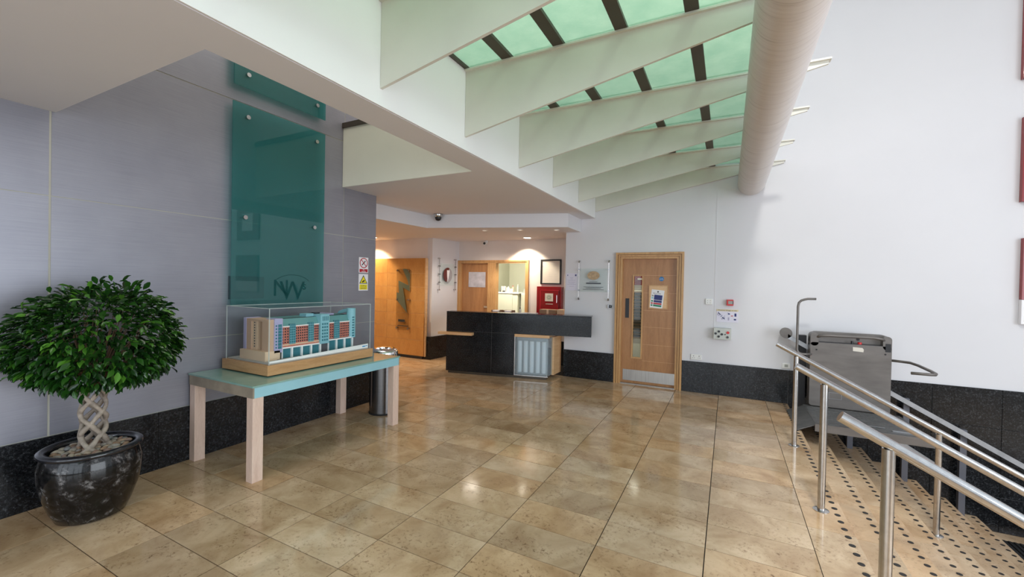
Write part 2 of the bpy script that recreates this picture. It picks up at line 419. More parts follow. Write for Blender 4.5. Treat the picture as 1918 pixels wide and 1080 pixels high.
# border stones between the tiles and the first step
for j in range(-5, 14):
    y0 = 3.445-.6024*3-.6024*2+.6024*(j+1); y1 = min(y0+.6024, 7.0)
    if y0 > 6.95 or y1 < -1.5: continue
    MB().box((.5135, y0+.0015, -.155), (.776, y1-.0015, 0)).build('border_stone', 'limestone', fl, origin=(.64, (y0+y1)/2, 0))

# stairs going down to the right
st = thing('staircase', 'beige stone steps with dark round studs going down to the right beside the platform lift', 'stairs', (.776, 2.75, -1.2))
body = MB()
studs = []
stud_me = None
for k in range(1, 8):
    xa, xb, z = .776+.2735*(k-1), .776+.2735*k, -.1512*k
    body.box((xa+.003, -1.5, -1.2), (xb-.012, 6.995, z-.031))
    y = -1.5
    off = (.0, .28, .1, .35, .18, .05, .4)[k-1]
    ys = [-1.5]+[v_ for v_ in [-1.5+off+.75*q for q in range(0, 13)] if -1.4 < v_ < 6.8]+[6.995]
    for a_, b_ in zip(ys, ys[1:]):
        MB().box((xa+.002, a_+.0012, z-.03), (xb, b_-.0012, z)).build('tread_stone', 'step_stone', st, origin=((xa+xb)/2, (a_+b_)/2, z))
    for q in range(86): studs.append((xb-.046, 6.92-.1*q, z))
body.build('stair_base', 'step_stone', st)
for q in range(86): studs.append((.7305, 6.92-.1*q, 0))
stud_me = MB().lathe([(0, 0), (.0185, 0), (.0185, .0018), (.016, .003), (0, .003)], (0, 0, 0), 14).mesh('stud'); stud_me.materials.append(M['stud_metal'])
def in_view(P):
    d = Vector(P)-Vector((0, 0, 1.6)); zz_ = d.dot(fwd)
    if zz_ < .1: return False
    return abs(789*d.dot(r2)/zz_) < 965 and abs(789*d.dot(u2)/zz_) < 546
studs.sort(key=lambda q: (not in_view(q), (q[0]**2+q[1]**2+(1.6-q[2])**2)))
more = MB(); sb = Vector(st.location)
for n, q in enumerate(studs):
    if n < 298:
        o = bpy.data.objects.new('stud', stud_me); COL.objects.link(o); o.parent = st; o.location = Vector(q)-sb
    else: more.lathe([(0, 0), (.0185, 0), (.0185, .0018), (.016, .003), (0, .003)], q, 10)
stuff(more.build('studs', 'stud_metal', st))

struct(MB().box((2.96, -3.5, -1.35), (6.6, 7.0, -1.2)).box((.7, -3.5, -1.35), (2.96, 7.0, -1.201)).build('floor_lower', 'step_stone'))
MBf = MB().box((.5135, -3.5, -.2), (6.5, -1.5, 0)); struct(MBf.build('floor_front', 'limestone'))

# back wall (y = 7) with the door opening
wb = MB().box((-2.54, 7.0, 0), (-1.635, 7.16, 2.125)).box((-.625, 7.0, -1.35), (6.6, 7.16, 2.125)).box((-2.54, 7.0, 2.125), (6.6, 7.16, 7.5))
wb.box((-1.635, 7.0, -.3), (-.625, 7.16, -.02))
wb.box((-2.54, 7.16, 0), (-2.42, 7.9, 3.0))
wall_back = struct(wb.build('wall_back', 'white_paint'))
# recess walls
struct(MB().box((-8.4, 7.0, 0), (-5.571, 7.12, 3.0)).build('wall_recess', 'warm_paint'))
struct(MB().prism([(-5.45, 7.0), (-5.40, 7.9), (-5.52, 7.9), (-5.57, 7.12), (-5.57, 7.0)], 0, 2.72, 'z').build('wall_return', 'white_paint'))
wo = MB().box((-5.52, 7.9, 0), (-5.39, 8.02, 2.72)).box((-5.39, 7.9, 2.07), (-3.68, 8.02, 2.72)).box((-3.68, 7.9, 0), (-2.42, 8.02, 2.72))
struct(wo.build('wall_reception', 'warm_paint'))
struct(MB().box((-8.52, 4.0, 0), (-8.4, 7.12, 3.0)).build('wall_far_left', 'warm_paint'))
# left wall: core and cladding panels
wl = struct(MB().box((-4.42, -3.5, 0), (-4.203, 4.178, 5.6)).build('wall_left', 'joint_filler'))
struct(MB().box((-8.4, 4.02, 0), (-4.42, 4.178, 2.73)).build('wall_corridor', 'warm_paint'))
cols = [(-3.5, -1.368), (-1.358, 1.134), (1.146, 3.643), (3.651, 4.178)]
rows = [(.476, 1.057), (1.063, 2.143), (2.149, 3.283), (3.291, 4.43), (4.438, 5.58)]
for a_, b_ in cols:
    for c_, d_ in rows:
        MB().box((-4.202, a_, c_), (-4.199, b_, d_)).build('cladding_panel', 'cladding', wl, origin=(-4.2, (a_+b_)/2, (c_+d_)/2))
# soffit over the left side, with the square opening beside the wall
sf = MB()
sf.box((-4.2, -3.5, 2.73), (-2.33, 1.165, 3.44)).box((-4.2, 3.63, 2.73), (-2.33, 7.9, 3.44)).box((-8.4, 4.18, 2.73), (-4.2, 7.9, 3.44))
sf.box((-2.33, -3.5, 2.73), (-2.04, 6.995, 3.41))
struct(sf.build('ceiling', 'ceiling_paint'))
struct(MB().box((-2.036, -3.5, 2.732), (-2.024, 6.995, 3.41)).box((-2.036, -3.5, 3.41), (-2.024, 6.995, 7.5)).build('trim_1', 'fascia_paint'))
struct(MB().box((-2.33, -3.5, 3.41), (-2.04, 6.995, 7.5)).build('wall_upper_left', 'white_paint'))
struct(MB().box((-4.195, 3.618, 2.731), (-2.331, 3.629, 3.44)).build('trim_2', 'cream_paint'))
struct(MB().box((-4.195, 3.60, 3.44), (-2.331, 3.66, 3.50)).build('trim_3', 'bronze'))
# the upper landing seen through the opening
up = MB().box((-4.6, 5.3, 3.44), (-2.33, 5.4, 5.6)).box((-4.6, -3.5, 5.6), (-2.33, 5.4, 5.7))
struct(up.build('wall_landing', 'warm_paint'))
lf = thing('landing_screen', 'bronze framed screen on the upper floor seen through the square ceiling opening', 'screen', (-3.2, 4.6, 3.44))
for x in (-4.15, -3.62, -3.5, -2.9, -2.4): MB().box((x-.03, 4.58, 3.441), (x+.03, 4.64, 4.6)).build('post', 'bronze', lf)
MB().box((-4.18, 4.57, 4.6), (-2.36, 4.65, 4.68)).build('head_rail', 'bronze', lf)
# lower ceiling of the recess with its angled white front
band = [(-4.72, 4.18), (-4.60, 4.60), (-4.541, 5.674), (-2.28, 6.346), (-2.28, 6.996)]
poly = band+[(-2.42, 6.996), (-2.42, 7.9), (-8.4, 7.9), (-8.4, 4.18)]
struct(MB().prism(poly, 2.512, 2.729, 'z').build('ceiling_recess', 'ceiling_paint'))
bt = MB()
for (a0, a1), (b0, b1) in zip(band, band[1:]):
    d = Vector((b0-a0, b1-a1, 0)).normalized(); n_ = Vector((d.y, -d.x, 0))*.006
    bt.prism([(a0, a1), (b0, b1), (b0+n_.x, b1+n_.y), (a0+n_.x, a1+n_.y)], 2.51, 2.7295, 'z')
struct(bt.build('trim_4', 'white_paint'))
# atrium shell out of view
struct(MB().box((-2.04, -3.5, 7.5), (6.6, 7.16, 7.6)).build('ceiling_atrium', 'white_paint'))
rw = MB().box((6.5, 6.0, -1.3), (6.6, 7.0, 7.5)).box((6.5, -3.5, 6.6), (6.6, 6.0, 7.5)).box((6.5, -3.5, -1.3), (6.6, -2.8, 6.6))
for y in (-1.0, .75, 2.5, 4.25): rw.box((6.5, y-.04, -1.3), (6.6, y+.04, 6.6))
rw.box((6.5, -2.8, 1.2), (6.6, 6.0, 1.28)).box((6.5, -2.8, 3.9), (6.6, 6.0, 3.98))
struct(rw.build('wall_right', 'white_paint'))
fw = MB().box((-4.42, -3.6, 6.9), (6.6, -3.5, 7.6)).box((-4.42, -3.6, -.3), (6.6, -3.5, .12)).box((-4.42, -3.6, 2.7), (-2.04, -3.5, 6.9))
for x in (-4.3, -3.1, -2.0, -.5, 1.0, 2.5, 4.0, 5.5, 6.5): fw.box((x-.05, -3.62, 0), (x+.05, -3.5, 7.0))
fw.box((-4.42, -3.6, 2.55), (6.6, -3.5, 2.65)).box((-2, -3.6, 4.8), (6.6, -3.5, 4.88))
struct(fw.build('wall_front', 'dark_grey'))
struct(MB().box((-40, -45, -1.6), (45, 40, -1.4)).build('ground', 'outside_ground'))
# rooms behind the doors
of = MB().box((-5.52, 10.4, 0), (-3.2, 10.5, 2.7)).box((-5.52, 8.02, 0), (-5.42, 10.4, 2.7)).box((-3.3, 8.02, 0), (-3.2, 10.4, 2.7)).box((-5.52, 8.02, 2.6), (-3.2, 10.5, 2.7))
struct(of.build('wall_office', 'office_paint'))
co = MB().box((-2.42, 9.6, 0), (.2, 9.7, 2.7)).box((.1, 7.16, 0), (.2, 9.6, 2.7)).box((-2.42, 7.9, 0), (-2.32, 9.6, 2.7)).box((-2.42, 7.16, 2.6), (.2, 9.7, 2.7))
struct(co.build('wall_corridor_back', 'cream_paint'))

# granite skirting
def skirting(name, panels, mat='granite'):
    p0 = panels[0]; root = None
    for i, (a_, b_) in enumerate(panels):
        if i == 0:
            root = struct(MB().box(a_, b_, .002).build(name, mat))
        else: MB().box(a_, b_, .002).build('granite_panel', mat, root)
ys = [-3.5, -1.8, -.65, .565, 1.774, 2.985, 4.178]
skirting('baseboard_left', [((-4.2, a_+.0015, 0), (-4.178, b_-.0015, .472)) for a_, b_ in zip(ys, ys[1:])])
P = [((-2.54, 6.978, 0), (-1.652, 7.0, .47))]
xs = [-.608, -.178, .512, .776]
P += [((a_+.0015, 6.978, 0.001), (b_-.0015, 7.0, .468)) for a_, b_ in zip(xs, xs[1:])]
xs = [.776, 1.05, 1.66, 2.27, 2.88, 3.49, 4.1, 4.71, 5.32, 6.5]; zs = [.468, .01, -.39, -.79, -1.2]
for a_, b_ in zip(xs, xs[1:]):
    for c_, d_ in zip(zs[1:], zs): P.append(((a_+.0015, 6.978, c_+.0015), (b_-.0015, 7.0, d_)))
skirting('baseboard_back', P)
struct(MB().prism([(-5.45, 6.96), (-5.42, 6.96), (-5.37, 7.9), (-5.40, 7.9)], 0, .47, 'z').build('baseboard_return', 'granite'))
struct(MB().box((-5.57, 6.94, 0), (-5.42, 7.0, .47)).build('baseboard_recess', 'granite'))
struct(MB().box((-3.68, 7.88, 0), (-2.55, 7.9, .47)).build('baseboard_reception', 'granite'))

# wall joint strip with cable conduit
tag(MB().box((-.176, 6.997, .80), (-.166, 7.0, 3.05)).build('conduit', 'white_paint'), 'thin white cable cover running up the wall above the grey button box', 'conduit')

# ------------------------------------------------------------------ glass canopy, steel tube
can = thing('glass_canopy', 'row of tapering off-white steel beams carrying green frosted roof glass', 'canopy', (-2.02, 3.0, 2.84))
for y in (-1.98, -.97, .03, 1.03, 2.04, 3.02, 4.06, 5.045, 6.08, 6.985):
    MB().prism([(-2.022, 3.39), (.66, 3.40), (.66, 3.362), (-2.022, 2.84)], y-.011, y+.011, 'y').box((-2.022, y-.035, 3.388), (.675, y+.035, 3.402)).build('beam', 'beam_paint', can)
bx = [-1.62, -1.18, -.71, -.25, .21]
for x in bx: MB().box((x-.043, -3.4, 3.403), (x+.043, 6.995, 3.428)).build('glazing_bar', 'bronze', can)
MB().box((-2.022, -3.4, 3.403), (-1.995, 6.995, 3.428)).build('edge_bar', 'bronze', can)
ex = [-1.995]+bx+[.42]; yy_ = [-3.4, -1.98, -.97, .03, 1.03, 2.04, 3.02, 4.06, 5.045, 6.08, 6.99]
for a_, b_ in zip(ex, ex[1:]):
    for c_, d_ in zip(yy_, yy_[1:]): MB().box((a_, c_+.003, 3.429), (b_-.003, d_, 3.438)).build('glass_pane', 'roof_glass', can)
tb = MB().cyl((.268, -3.45, 3.108), (.268, 6.93, 3.108), .177, 48)
tag(tb.build('steel_tube', 'tube_paint', smooth=True), 'large off-white round steel tube running under the ends of the canopy beams', 'tube')

# ------------------------------------------------------------------ door in the back wall
dr = struct(MB().box((-1.549, 7.05, .012), (-1.376, 7.09, 2.04)).box((-1.231, 7.05, .012), (-.707, 7.09, 2.04)).box((-1.376, 7.05, .012), (-1.231, 7.09, .432)).box((-1.376, 7.05, 1.772), (-1.231, 7.09, 2.04)).build('door_1', 'door_veneer'))
fr_ = MB()
for i, (xo, xi, zo, yf) in enumerate(((1.652, 1.621, 2.142, 6.955), (1.6135, 1.5885, 2.1045, 6.972), (1.5815, 1.549, 2.0735, 6.99))):
    zi = (2.109, 2.078, 2.0405)[i]; c0 = -1.652-(-.608); cx = (-1.652-.608)/2
    xl0, xl1 = -xo, -xi; xr1, xr0 = 2*cx+xo, 2*cx+xi
    fr_.box((xl0, yf, 0), (xl1, 7.12, zi)).box((xr0, yf, 0), (xr1, 7.12, zi)).box((xl0, yf, zi), (xr1, 7.12, zo))
fr_.box((-1.645, 6.998, 0), (-1.56, 7.1, 2.05)).box((-.70, 6.998, 0), (-.615, 7.1, 2.05)).box((-1.645, 6.998, 2.05), (-.615, 7.1, 2.135))
fr_.build('door_frame', 'frame_oak', dr)
g = MB()
for (a_, b_, c_, d_) in ((-1.39, -1.366, .418, 1.786), (-1.241, -1.217, .418, 1.786), (-1.366, -1.241, .418, .442), (-1.366, -1.241, 1.762, 1.786)): g.box((a_, 7.038, c_), (b_, 7.052, d_))
g.build('window_bead', 'frame_oak', dr)
MB().box((-1.366, 7.068, .442), (-1.241, 7.074, 1.762)).build('window_pane', 'vision_glass', dr)
MB().box((-1.5, 7.046, 1.075), (-1.44, 7.052, 1.395), .001).build('pull_plate', 'black', dr)
MB().box((-1.52, 7.046, .05), (-.712, 7.05, .228)).build('kick_plate', 'kick_plate', dr)
il = MB()
for z in (1.775, 1.492, 1.208, .94, .655, .39): il.box((-1.21, 7.0492, z), (-.712, 7.0502, z+.003))
il.build('inlay', 'light_oak', dr)
MB().box((-1.549, 7.0, 0), (-.707, 7.12, .012)).build('door_sill', 'kick_plate', dr)
bc = thing('door_blue_disc', 'round blue fire door disc on the oak door', 'sign', (-.942, 7.05, 1.72))
MB().cyl((-.942, 7.044, 1.72), (-.942, 7.05, 1.72), .036, 28).build('disc', 'sign_blue', bc)
text('lettering', 'Fire door\nkeep locked', .013, (-.942, 7.0435, 1.72), ROT_Y, 'sign_white', bc)
nb = thing('notice_holder', 'thin oak framed holder with a tilted fire action sheet on the oak door', 'notice', (-.986, 7.05, 1.24))
MB().box((-1.133, 7.040, 1.24), (-.84, 7.05, 1.62)).build('back_board', 'light_oak', nb)
hb = MB()
for a_, b_, c_, d_ in ((-1.133, -1.121, 1.24, 1.62), (-.852, -.84, 1.24, 1.62), (-1.121, -.852, 1.24, 1.252), (-1.121, -.852, 1.608, 1.62)): hb.box((a_, 7.034, c_), (b_, 7.04, d_))
hb.build('holder_rim', 'frame_oak', nb)
def tilt(mb, name, mat, par, c, ang):
    bmesh.ops.rotate(mb.bm, cent=c, matrix=Matrix.Rotation(ang, 3, 'Y'), verts=mb.bm.verts); return mb.build(name, mat, par)
pc_ = (-1.0, 7.035, 1.4); an = .10
tilt(MB().box((-1.10, 7.0375, 1.255), (-.905, 7.039, 1.545)), 'paper_sheet', 'sign_white', nb, pc_, an)
tilt(MB().box((-1.05, 7.0365, 1.385), (-.925, 7.0375, 1.465)), 'blue_block', 'navy', nb, pc_, an)
tilt(MB().box((-1.05, 7.0365, 1.345), (-.925, 7.0375, 1.378)), 'blue_block', 'navy', nb, pc_, an)
tilt(MB().box((-1.05, 7.0365, 1.313), (-.925, 7.0375, 1.338)), 'red_block', 'sign_red', nb, pc_, an)
tilt(MB().box((-1.05, 7.0365, 1.278), (-.925, 7.0375, 1.307)), 'green_block', 'sign_green', nb, pc_, an)
for i, z in enumerate((1.445, 1.41, 1.36, 1.325, 1.292)):
    tilt(MB().box((-1.088, 7.0365, z-.012), (-1.06, 7.0375, z+.012)), 'pictogram', ('tin_grey', 'model_turquoise', 'sign_green', 'sign_red', 'sign_green')[i], nb, pc_, an)
tilt(MB().cyl((-1.0, 7.0365, 1.515), (-1.0, 7.0375, 1.515), .012, 16), 'mark', 'black', nb, pc_, an)
text('lettering', 'FIRE ACTION', .02, (-1.005, 7.036, 1.487), (PI/2, 0.10, 0), 'dark_print', nb)

# rack and skirting seen through the door's window
rk = thing('slatted_rack', 'dark slatted rack in the corridor seen through the door window', 'rack', (-1.45, 8.2, 0))
MB().box((-1.75, 8.3, .60), (-.95, 8.34, 1.50)).build('back_board', 'model_sand', rk)
for i in range(14): MB().box((-1.75, 8.25, .63+i*.062), (-.95, 8.30, .667+i*.062)).build('slat', 'slat_dark', rk)
MB().box((-1.75, 8.25, 0), (-1.70, 8.34, .60)).box((-1.0, 8.25, 0), (-.95, 8.34, .60)).build('leg', 'slat_dark', rk)
MB().box((-1.75, 8.25, .50), (-.95, 8.33, .60)).build('rail', 'cream_paint', rk)
ex_ = thing('red_notice_board', 'dark red board high in the corridor seen through the door window', 'board', (-1.45, 8.26, 1.62))
MB().box((-1.7, 8.26, 1.62), (-1.2, 8.30, 1.80)).build('board', 'red_paint', ex_)
MB().box((-1.54, 8.255, 1.72), (-1.45, 8.26, 1.75)).build('card', 'sign_white', ex_)
struct(MB().box((-2.3, 8.34, 1.52), (.1, 8.40, 1.9)).build('trim_5', 'cream_paint'))

# ------------------------------------------------------------------ reception double frame, hatch
d2 = struct(MB().box((-5.33, 7.93, .01), (-4.632, 7.97, 2.03)).build('door_2', 'door_veneer'))
f2 = MB().box((-5.41, 7.87, 0), (-5.33, 8.0, 2.03)).box((-4.63, 7.87, 0), (-4.43, 8.0, 2.03)).box((-3.73, 7.87, 0), (-3.655, 8.0, 2.03)).box((-5.41, 7.87, 2.03), (-3.655, 8.0, 2.095))
f2.box((-5.41, 7.855, 2.06), (-3.655, 7.87, 2.095)).box((-5.41, 7.855, 0), (-5.375, 7.87, 2.06)).box((-3.69, 7.855, 0), (-3.655, 7.87, 2.06))
f2.build('door_frame', 'frame_oak', d2)
MB().box((-4.74, 7.915, 1.06), (-4.64, 7.93, 1.10)).build('door_handle', 'chrome', d2)
tag(MB().box((-5.15, 7.922, 1.505), (-4.715, 7.929, 1.84), .001).build('metal_notice', 'paper_grey'), 'blank silvery grey notice sheet on the reception oak door', 'notice')

# framed certificate and red cabinet on the reception wall
cf = thing('certificate', 'black framed cream certificate above the red cabinet', 'picture', (-3.17, 7.89, 1.6))
cm = MB()
for a_, b_, c_, d_ in ((-3.39, -3.365, 1.6, 2.1), (-2.975, -2.95, 1.6, 2.1), (-3.365, -2.975, 1.6, 1.625), (-3.365, -2.975, 2.075, 2.1)): cm.box((a_, 7.868, c_), (b_, 7.9, d_))
cm.build('frame', 'black', cf); MB().box((-3.365, 7.885, 1.625), (-2.975, 7.893, 2.075)).build('sheet', 'paper_cream', cf)
ln = MB()
for i in range(11): ln.box((-3.32+.02*(i % 3), 7.8843, 2.03-i*.034), (-3.03-.02*(i % 2), 7.885, 2.034-i*.034))
ln.build('print_lines', 'paper_grey', cf)
rc = thing('red_cabinet', 'glossy red wall cabinet behind the right end of the reception desk', 'cabinet', (-3.17, 7.89, .98))
MB().box((-3.425, 7.78, .95), (-2.90, 7.9, 1.555), .004).build('body', 'red_paint', rc)
dn = MB().box((-3.355, 7.768, 1.0), (-2.95, 7.779, 1.49), .003).build('door', 'red_paint', rc)
MB().box((-3.345, 7.765, 1.0), (-3.33, 7.768, 1.49)).box((-3.345, 7.765, 1.475), (-2.95, 7.768, 1.49)).build('door_trim', 'sign_red', dn)
MB().cyl((-2.985, 7.76, 1.24), (-2.985, 7.76, 1.39), .006, 8).build('handle', 'chrome', dn)
MB().box((-3.235, 7.763, 1.265), (-3.065, 7.768, 1.42)).build('emblem_plate', 'paper_cream', rc)
em = MB()
for i in range(8):
    a_ = i*PI/4; em.prism([(-3.15+.052*math.cos(a_+d), 1.342+.052*math.sin(a_+d)) if k else (-3.15+.02*math.cos(a_+d), 1.342+.02*math.sin(a_+d)) for k, d in ((0, -.5), (1, -.16), (1, .16), (0, .5))], 7.761, 7.763, 'y')
em.build('star_emblem', 'green_panel', rc)
MB().box((-3.22, 7.764, 1.205), (-3.07, 7.768, 1.215)).build('label_strip', 'paper_cream', rc)

# wall plaque of etched glass on the white return wall (faces the hall)
pq = thing('round_logo_plaque', 'hanging glass plaque with a brown and grey round emblem on the white return wall', 'plaque', (-5.40, 7.42, 1.45))
def rx(y): return -5.45+.05*(y-7.0)/.9
y0_, y1_ = 7.18, 7.72
MB().prism([(rx(7.22)+.04, 7.22), (rx(7.68)+.04, 7.68), (rx(7.68)+.046, 7.68), (rx(7.22)+.046, 7.22)], 1.53, 2.0, 'z').build('glass_plate', 'plaque_glass', pq)
for yy in (7.18, 7.72):
    c = MB().cyl((rx(yy)+.043, yy, 1.44), (rx(yy)+.043, yy, 2.10), .004, 8)
    c.build('cable', 'dark_grey', pq)
    for z in (1.44, 2.10): MB().cyl((rx(yy), yy, z), (rx(yy)+.055, yy, z), .014, 12).build('wall_fixing', 'stainless', pq)
    for z in (1.60, 1.77, 1.94): MB().box((rx(yy)+.035, yy-.03, z-.008), (rx(yy)+.053, yy+.03, z+.008)).build('clamp', 'dark_grey', pq)
def disc_poly(r, a0, a1, n=20, cy=7.44, cz=1.76): return [(cy+r*math.cos(a0+(a1-a0)*i/n), cz+r*math.sin(a0+(a1-a0)*i/n)) for i in range(n+1)]
MB().prism(disc_poly(.155, PI*.40, PI*1.42), -5.374, -5.366, 'x').build('brown_half', 'badge_brown', pq)
MB().prism(disc_poly(.155, -PI*.58, PI*.40), -5.374, -5.366, 'x').build('grey_half', 'badge_grey', pq)
MB().prism([(7.40, 1.86), (7.50, 1.86), (7.46, 1.70), (7.43, 1.62), (7.41, 1.74)], -5.366, -5.362, 'x').build('white_letter', 'sign_white', pq)

# ------------------------------------------------------------------ oak wall screen with zigzag glass
ow = thing('oak_screen', 'tall orange oak veneer wall screen left of the reception', 'screen', (-6.6, 6.9, 0))
MB().box((-8.3, 6.905, .06), (-5.545, 6.99, 2.09)).box((-8.29, 6.884, .066), (-5.55, 6.905, 2.085)).build('core', 'light_oak', ow)
xs = [-8.3, -7.53, -6.557, -5.545]; zs = [.062, .39, .655, .94, 1.208, 1.492, 1.775, 2.09]
for a_, b_ in zip(xs, xs[1:]):
    for c_, d_ in zip(zs, zs[1:]): MB().box((a_+.003, 6.88, c_+.003), (b_-.003, 6.905, d_-.003)).build('veneer_panel', 'oak_wall', ow, origin=((a_+b_)/2, 6.89, (c_+d_)/2))
MB().box((-8.3, 6.93, 0), (-5.62, 6.99, .06)).build('plinth', 'dark_grey', ow)
zp = thing('zigzag_glass_sign', 'narrow smoked glass sign with a grey lightning zigzag on the oak screen', 'sign', (-6.08, 6.84, .58))
MB().box((-6.255, 6.835, .58), (-5.905, 6.841, 1.865)).build('glass_plate', 'smoke_glass', zp)
MB().prism([(-6.10, 1.865), (-5.99, 1.865), (-5.905, 1.77), (-5.905, 1.40), (-6.09, 1.475), (-5.97, .95), (-6.255, 1.21), (-6.255, 1.37), (-6.19, 1.35), (-6.21, 1.62), (-5.93, 1.52), (-5.96, 1.62)], 6.842, 6.846, 'y').build('zigzag', 'zigzag', zp)
MB().box((-6.20, 6.842, .75), (-6.02, 6.844, .80)).box((-6.22, 6.842, .66), (-5.93, 6.844, .675)).build('print_bars', 'dark_print', zp)
for x in (-6.235, -5.925):
    for z in (.62, 1.22, 1.83): MB().cyl((x, 6.826, z), (x, 6.88, z), .02, 14).build('standoff', 'stainless', zp)
lean = tag(MB().box((-5.535, 6.89, .06), (-5.515, 6.93, .86)).build('oak_board', 'light_oak'), 'narrow oak board leaning at the right edge of the oak screen', 'board')

# ------------------------------------------------------------------ ceiling fittings
def downlight(label, x, y, r, mat):
    t_ = thing('downlight', label, 'lamp', (x, y, 2.512))
    MB().lathe([(r*.72, .0), (r*.75, -.006), (r, -.006), (r, .0)], (x, y, 2.512), 24).build('trim_ring', 'white_plastic', t_, smooth=True)
    MB().lathe([(0, -.0035), (r*.72, -.0035), (r*.72, 0), (0, 0)], (x, y, 2.512), 24).build('lens', mat, t_)
downlight('small unlit downlight, leftmost of the three by the front edge of the recess ceiling', -3.783, 6.297, .05, 'lamp_dim')
downlight('small unlit downlight, middle of the three by the front edge of the recess ceiling', -3.156, 6.415, .05, 'lamp_dim')
downlight('small unlit downlight, rightmost of the three by the front edge of the recess ceiling', -2.574, 6.608, .05, 'lamp_dim')
downlight('large glowing downlight in the recess ceiling above the reception hatch', -3.55, 7.55, .10, 'lamp_glow')
spot('hatch_lamp', (-3.70, 7.52, 2.49), (0, .28, -1), 75, (1.0, .86, .66), 1.8, .35, .05)
downlight('round downlight in the recess ceiling over the left of the oak screen', -6.65, 6.55, .09, 'lamp_glow')
spot('screen_lamp', (-7.0, 6.60, 2.49), (0, .22, -1), 90, (1.0, .80, .52), 1.9, .4, .05)
spot('corridor_glow', (-6.3, 5.4, 2.49), (0, .1, -1), 90, (1.0, .84, .62), 2.4, .5, .08)
spot('reception_glow', (-4.4, 7.0, 2.49), (0, .1, -1), 60, (1.0, .88, .74), 2.6, .6, .15)
dc = thing('dome_camera', 'silver dome security camera under the soffit before the white ceiling band', 'camera', (-4.30, 5.66, 2.73))
MB().lathe([(0, 0), (.075, 0), (.078, -.03), (.062, -.055), (0, -.055)], (-4.30, 5.66, 2.73), 28).build('housing', 'stainless', dc, smooth=True)
MB().lathe([(.052, -.055), (.05, -.08), (.035, -.105), (0, -.118)], (-4.30, 5.66, 2.73), 24).build('dome', 'black', dc, smooth=True)
wc = thing('small_camera', 'small white ceiling camera with a black lens above the reception door', 'camera', (-4.62, 7.8, 2.51))
MB().cyl((-4.62, 7.78, 2.51), (-4.62, 7.78, 2.46), .03, 16).build('mount', 'white_plastic', wc)
MB().cyl((-4.60, 7.66, 2.44), (-4.63, 7.80, 2.465), .035, 18).build('housing', 'white_plastic', wc, smooth=True)
MB().cyl((-4.597, 7.65, 2.438), (-4.60, 7.66, 2.44), .026, 16).build('lens', 'black', wc)

# ------------------------------------------------------------------ reception desk
A = math.radians(12.412)
dk = thing('reception_desk', 'angled black granite reception desk with a frosted glass corner and oak trims', 'desk', (-4.424, 6.118, 0), A)
def dbox(name, mat, a, b, par=dk, bev=.0015): return MB().box(a, b, bev).build(name, mat, par, local=True)
for a_, b_ in ((0, .837), (.841, 1.685), (1.689, 2.53)): dbox('granite_panel', 'granite', (a_, 0, .752), (b_, .03, 1.075))
dbox('granite_panel', 'granite', (0, .0, .045), (.837, .03, .748)); dbox('granite_panel', 'granite', (.841, 0, .045), (1.243, .03, .748))
dbox('core', 'granite', (.004, .03, .76), (2.525, .21, 1.075)); dbox('carcass', 'granite', (.004, .03, .045), (1.243, .5, .748))
dbox('carcass', 'granite', (1.243, .26, .045), (1.80, .5, .70))
dbox('top_slab', 'granite', (0, 0, 1.076), (2.53, .25, 1.092))
dbox('inner_counter', 'mahogany', (.05, .25, 1.02), (1.85, .62, 1.06))
dbox('plinth', 'bronze', (.03, .03, 0), (1.80, .48, .045))
dbox('side_shelf', 'light_oak', (-.115, -.11, .69), (.515, 0, .736))
dbox('oak_trim', 'light_oak', (1.247, -.004, .70), (1.845, .30, .748))
wd = MB().prism([(1.80+.22*.22, .22), (1.845+.22*.22, .22), (1.845+.22*.56, .56), (1.80+.22*.56, .56)], .05, .70, 'z').build('oak_end', 'light_oak', dk, local=True)
gb_ = dbox('glass_front', 'frosted_front', (1.262, .002, .06), (1.82, .010, .698))
MB().prism([(1.812, .012), (1.82, .012), (1.866, .22), (1.858, .22)], .06, .698, 'z').build('glass_side', 'frosted_front', dk, local=True)
dbox('glass_base', 'stainless', (1.25, 0, .045), (1.83, .012, .06)); dbox('glass_stile', 'stainless', (1.247, -.002, .045), (1.262, .012, .70))
for i in range(5): MB().tube([(1.33+.105*i, .07, .10), (1.33+.105*i, .07, .63)], .036, 16).build('inner_column', 'sign_white', dk, local=True, smooth=True)
dbox('inner_back', 'inner_grey', (1.262, .15, .05), (1.80, .17, .70))
for a_, b_ in (((.838, .002, .045), (.840, .03, 1.075)), ((1.686, .002, .752), (1.688, .03, 1.075)), ((0, .002, .749), (1.243, .03, .751))): dbox('seam', 'seam_grey', a_, b_, bev=0)
# papers and things on the desk
for i, (x, y, r_, lb) in enumerate(((-3.20, 6.56, .35, 'loose white paper on the black desk top, the left of two overlapping'), (-3.03, 6.60, .12, 'loose white paper on the black desk top, the right of two overlapping'))):
    pm = MB().box((-.13, -.09, 0), (.13, .09, .0035+.001*i)); o = pm.build('paper', 'sign_white', origin=None); o.location = (x, y, 1.0925+.004*i); o.rotation_euler = (0, 0, r_); tag(o, lb, 'paper')
def tray(x, y, z, lb):
    t_ = thing('desk_tray', lb, 'tray', (x, y, z))
    MB().box((x-.09, y-.07, z), (x+.09, y+.07, z+.008)).box((x-.09, y-.07, z), (x-.084, y+.07, z+.05)).box((x+.084, y-.07, z), (x+.09, y+.07, z+.05)).box((x-.09, y+.064, z), (x+.09, y+.07, z+.05)).build('tray_body', 'cardboard', t_)
    MB().box((x-.07, y-.06, z+.008), (x+.06, y+.05, z+.045), .01).build('contents', 'sign_white', t_)
tray(-3.78, 6.80, 1.061, 'brown tray with white contents on the inner counter, left one')
tray(-3.56, 6.85, 1.061, 'brown tray with white contents on the inner counter, right one')
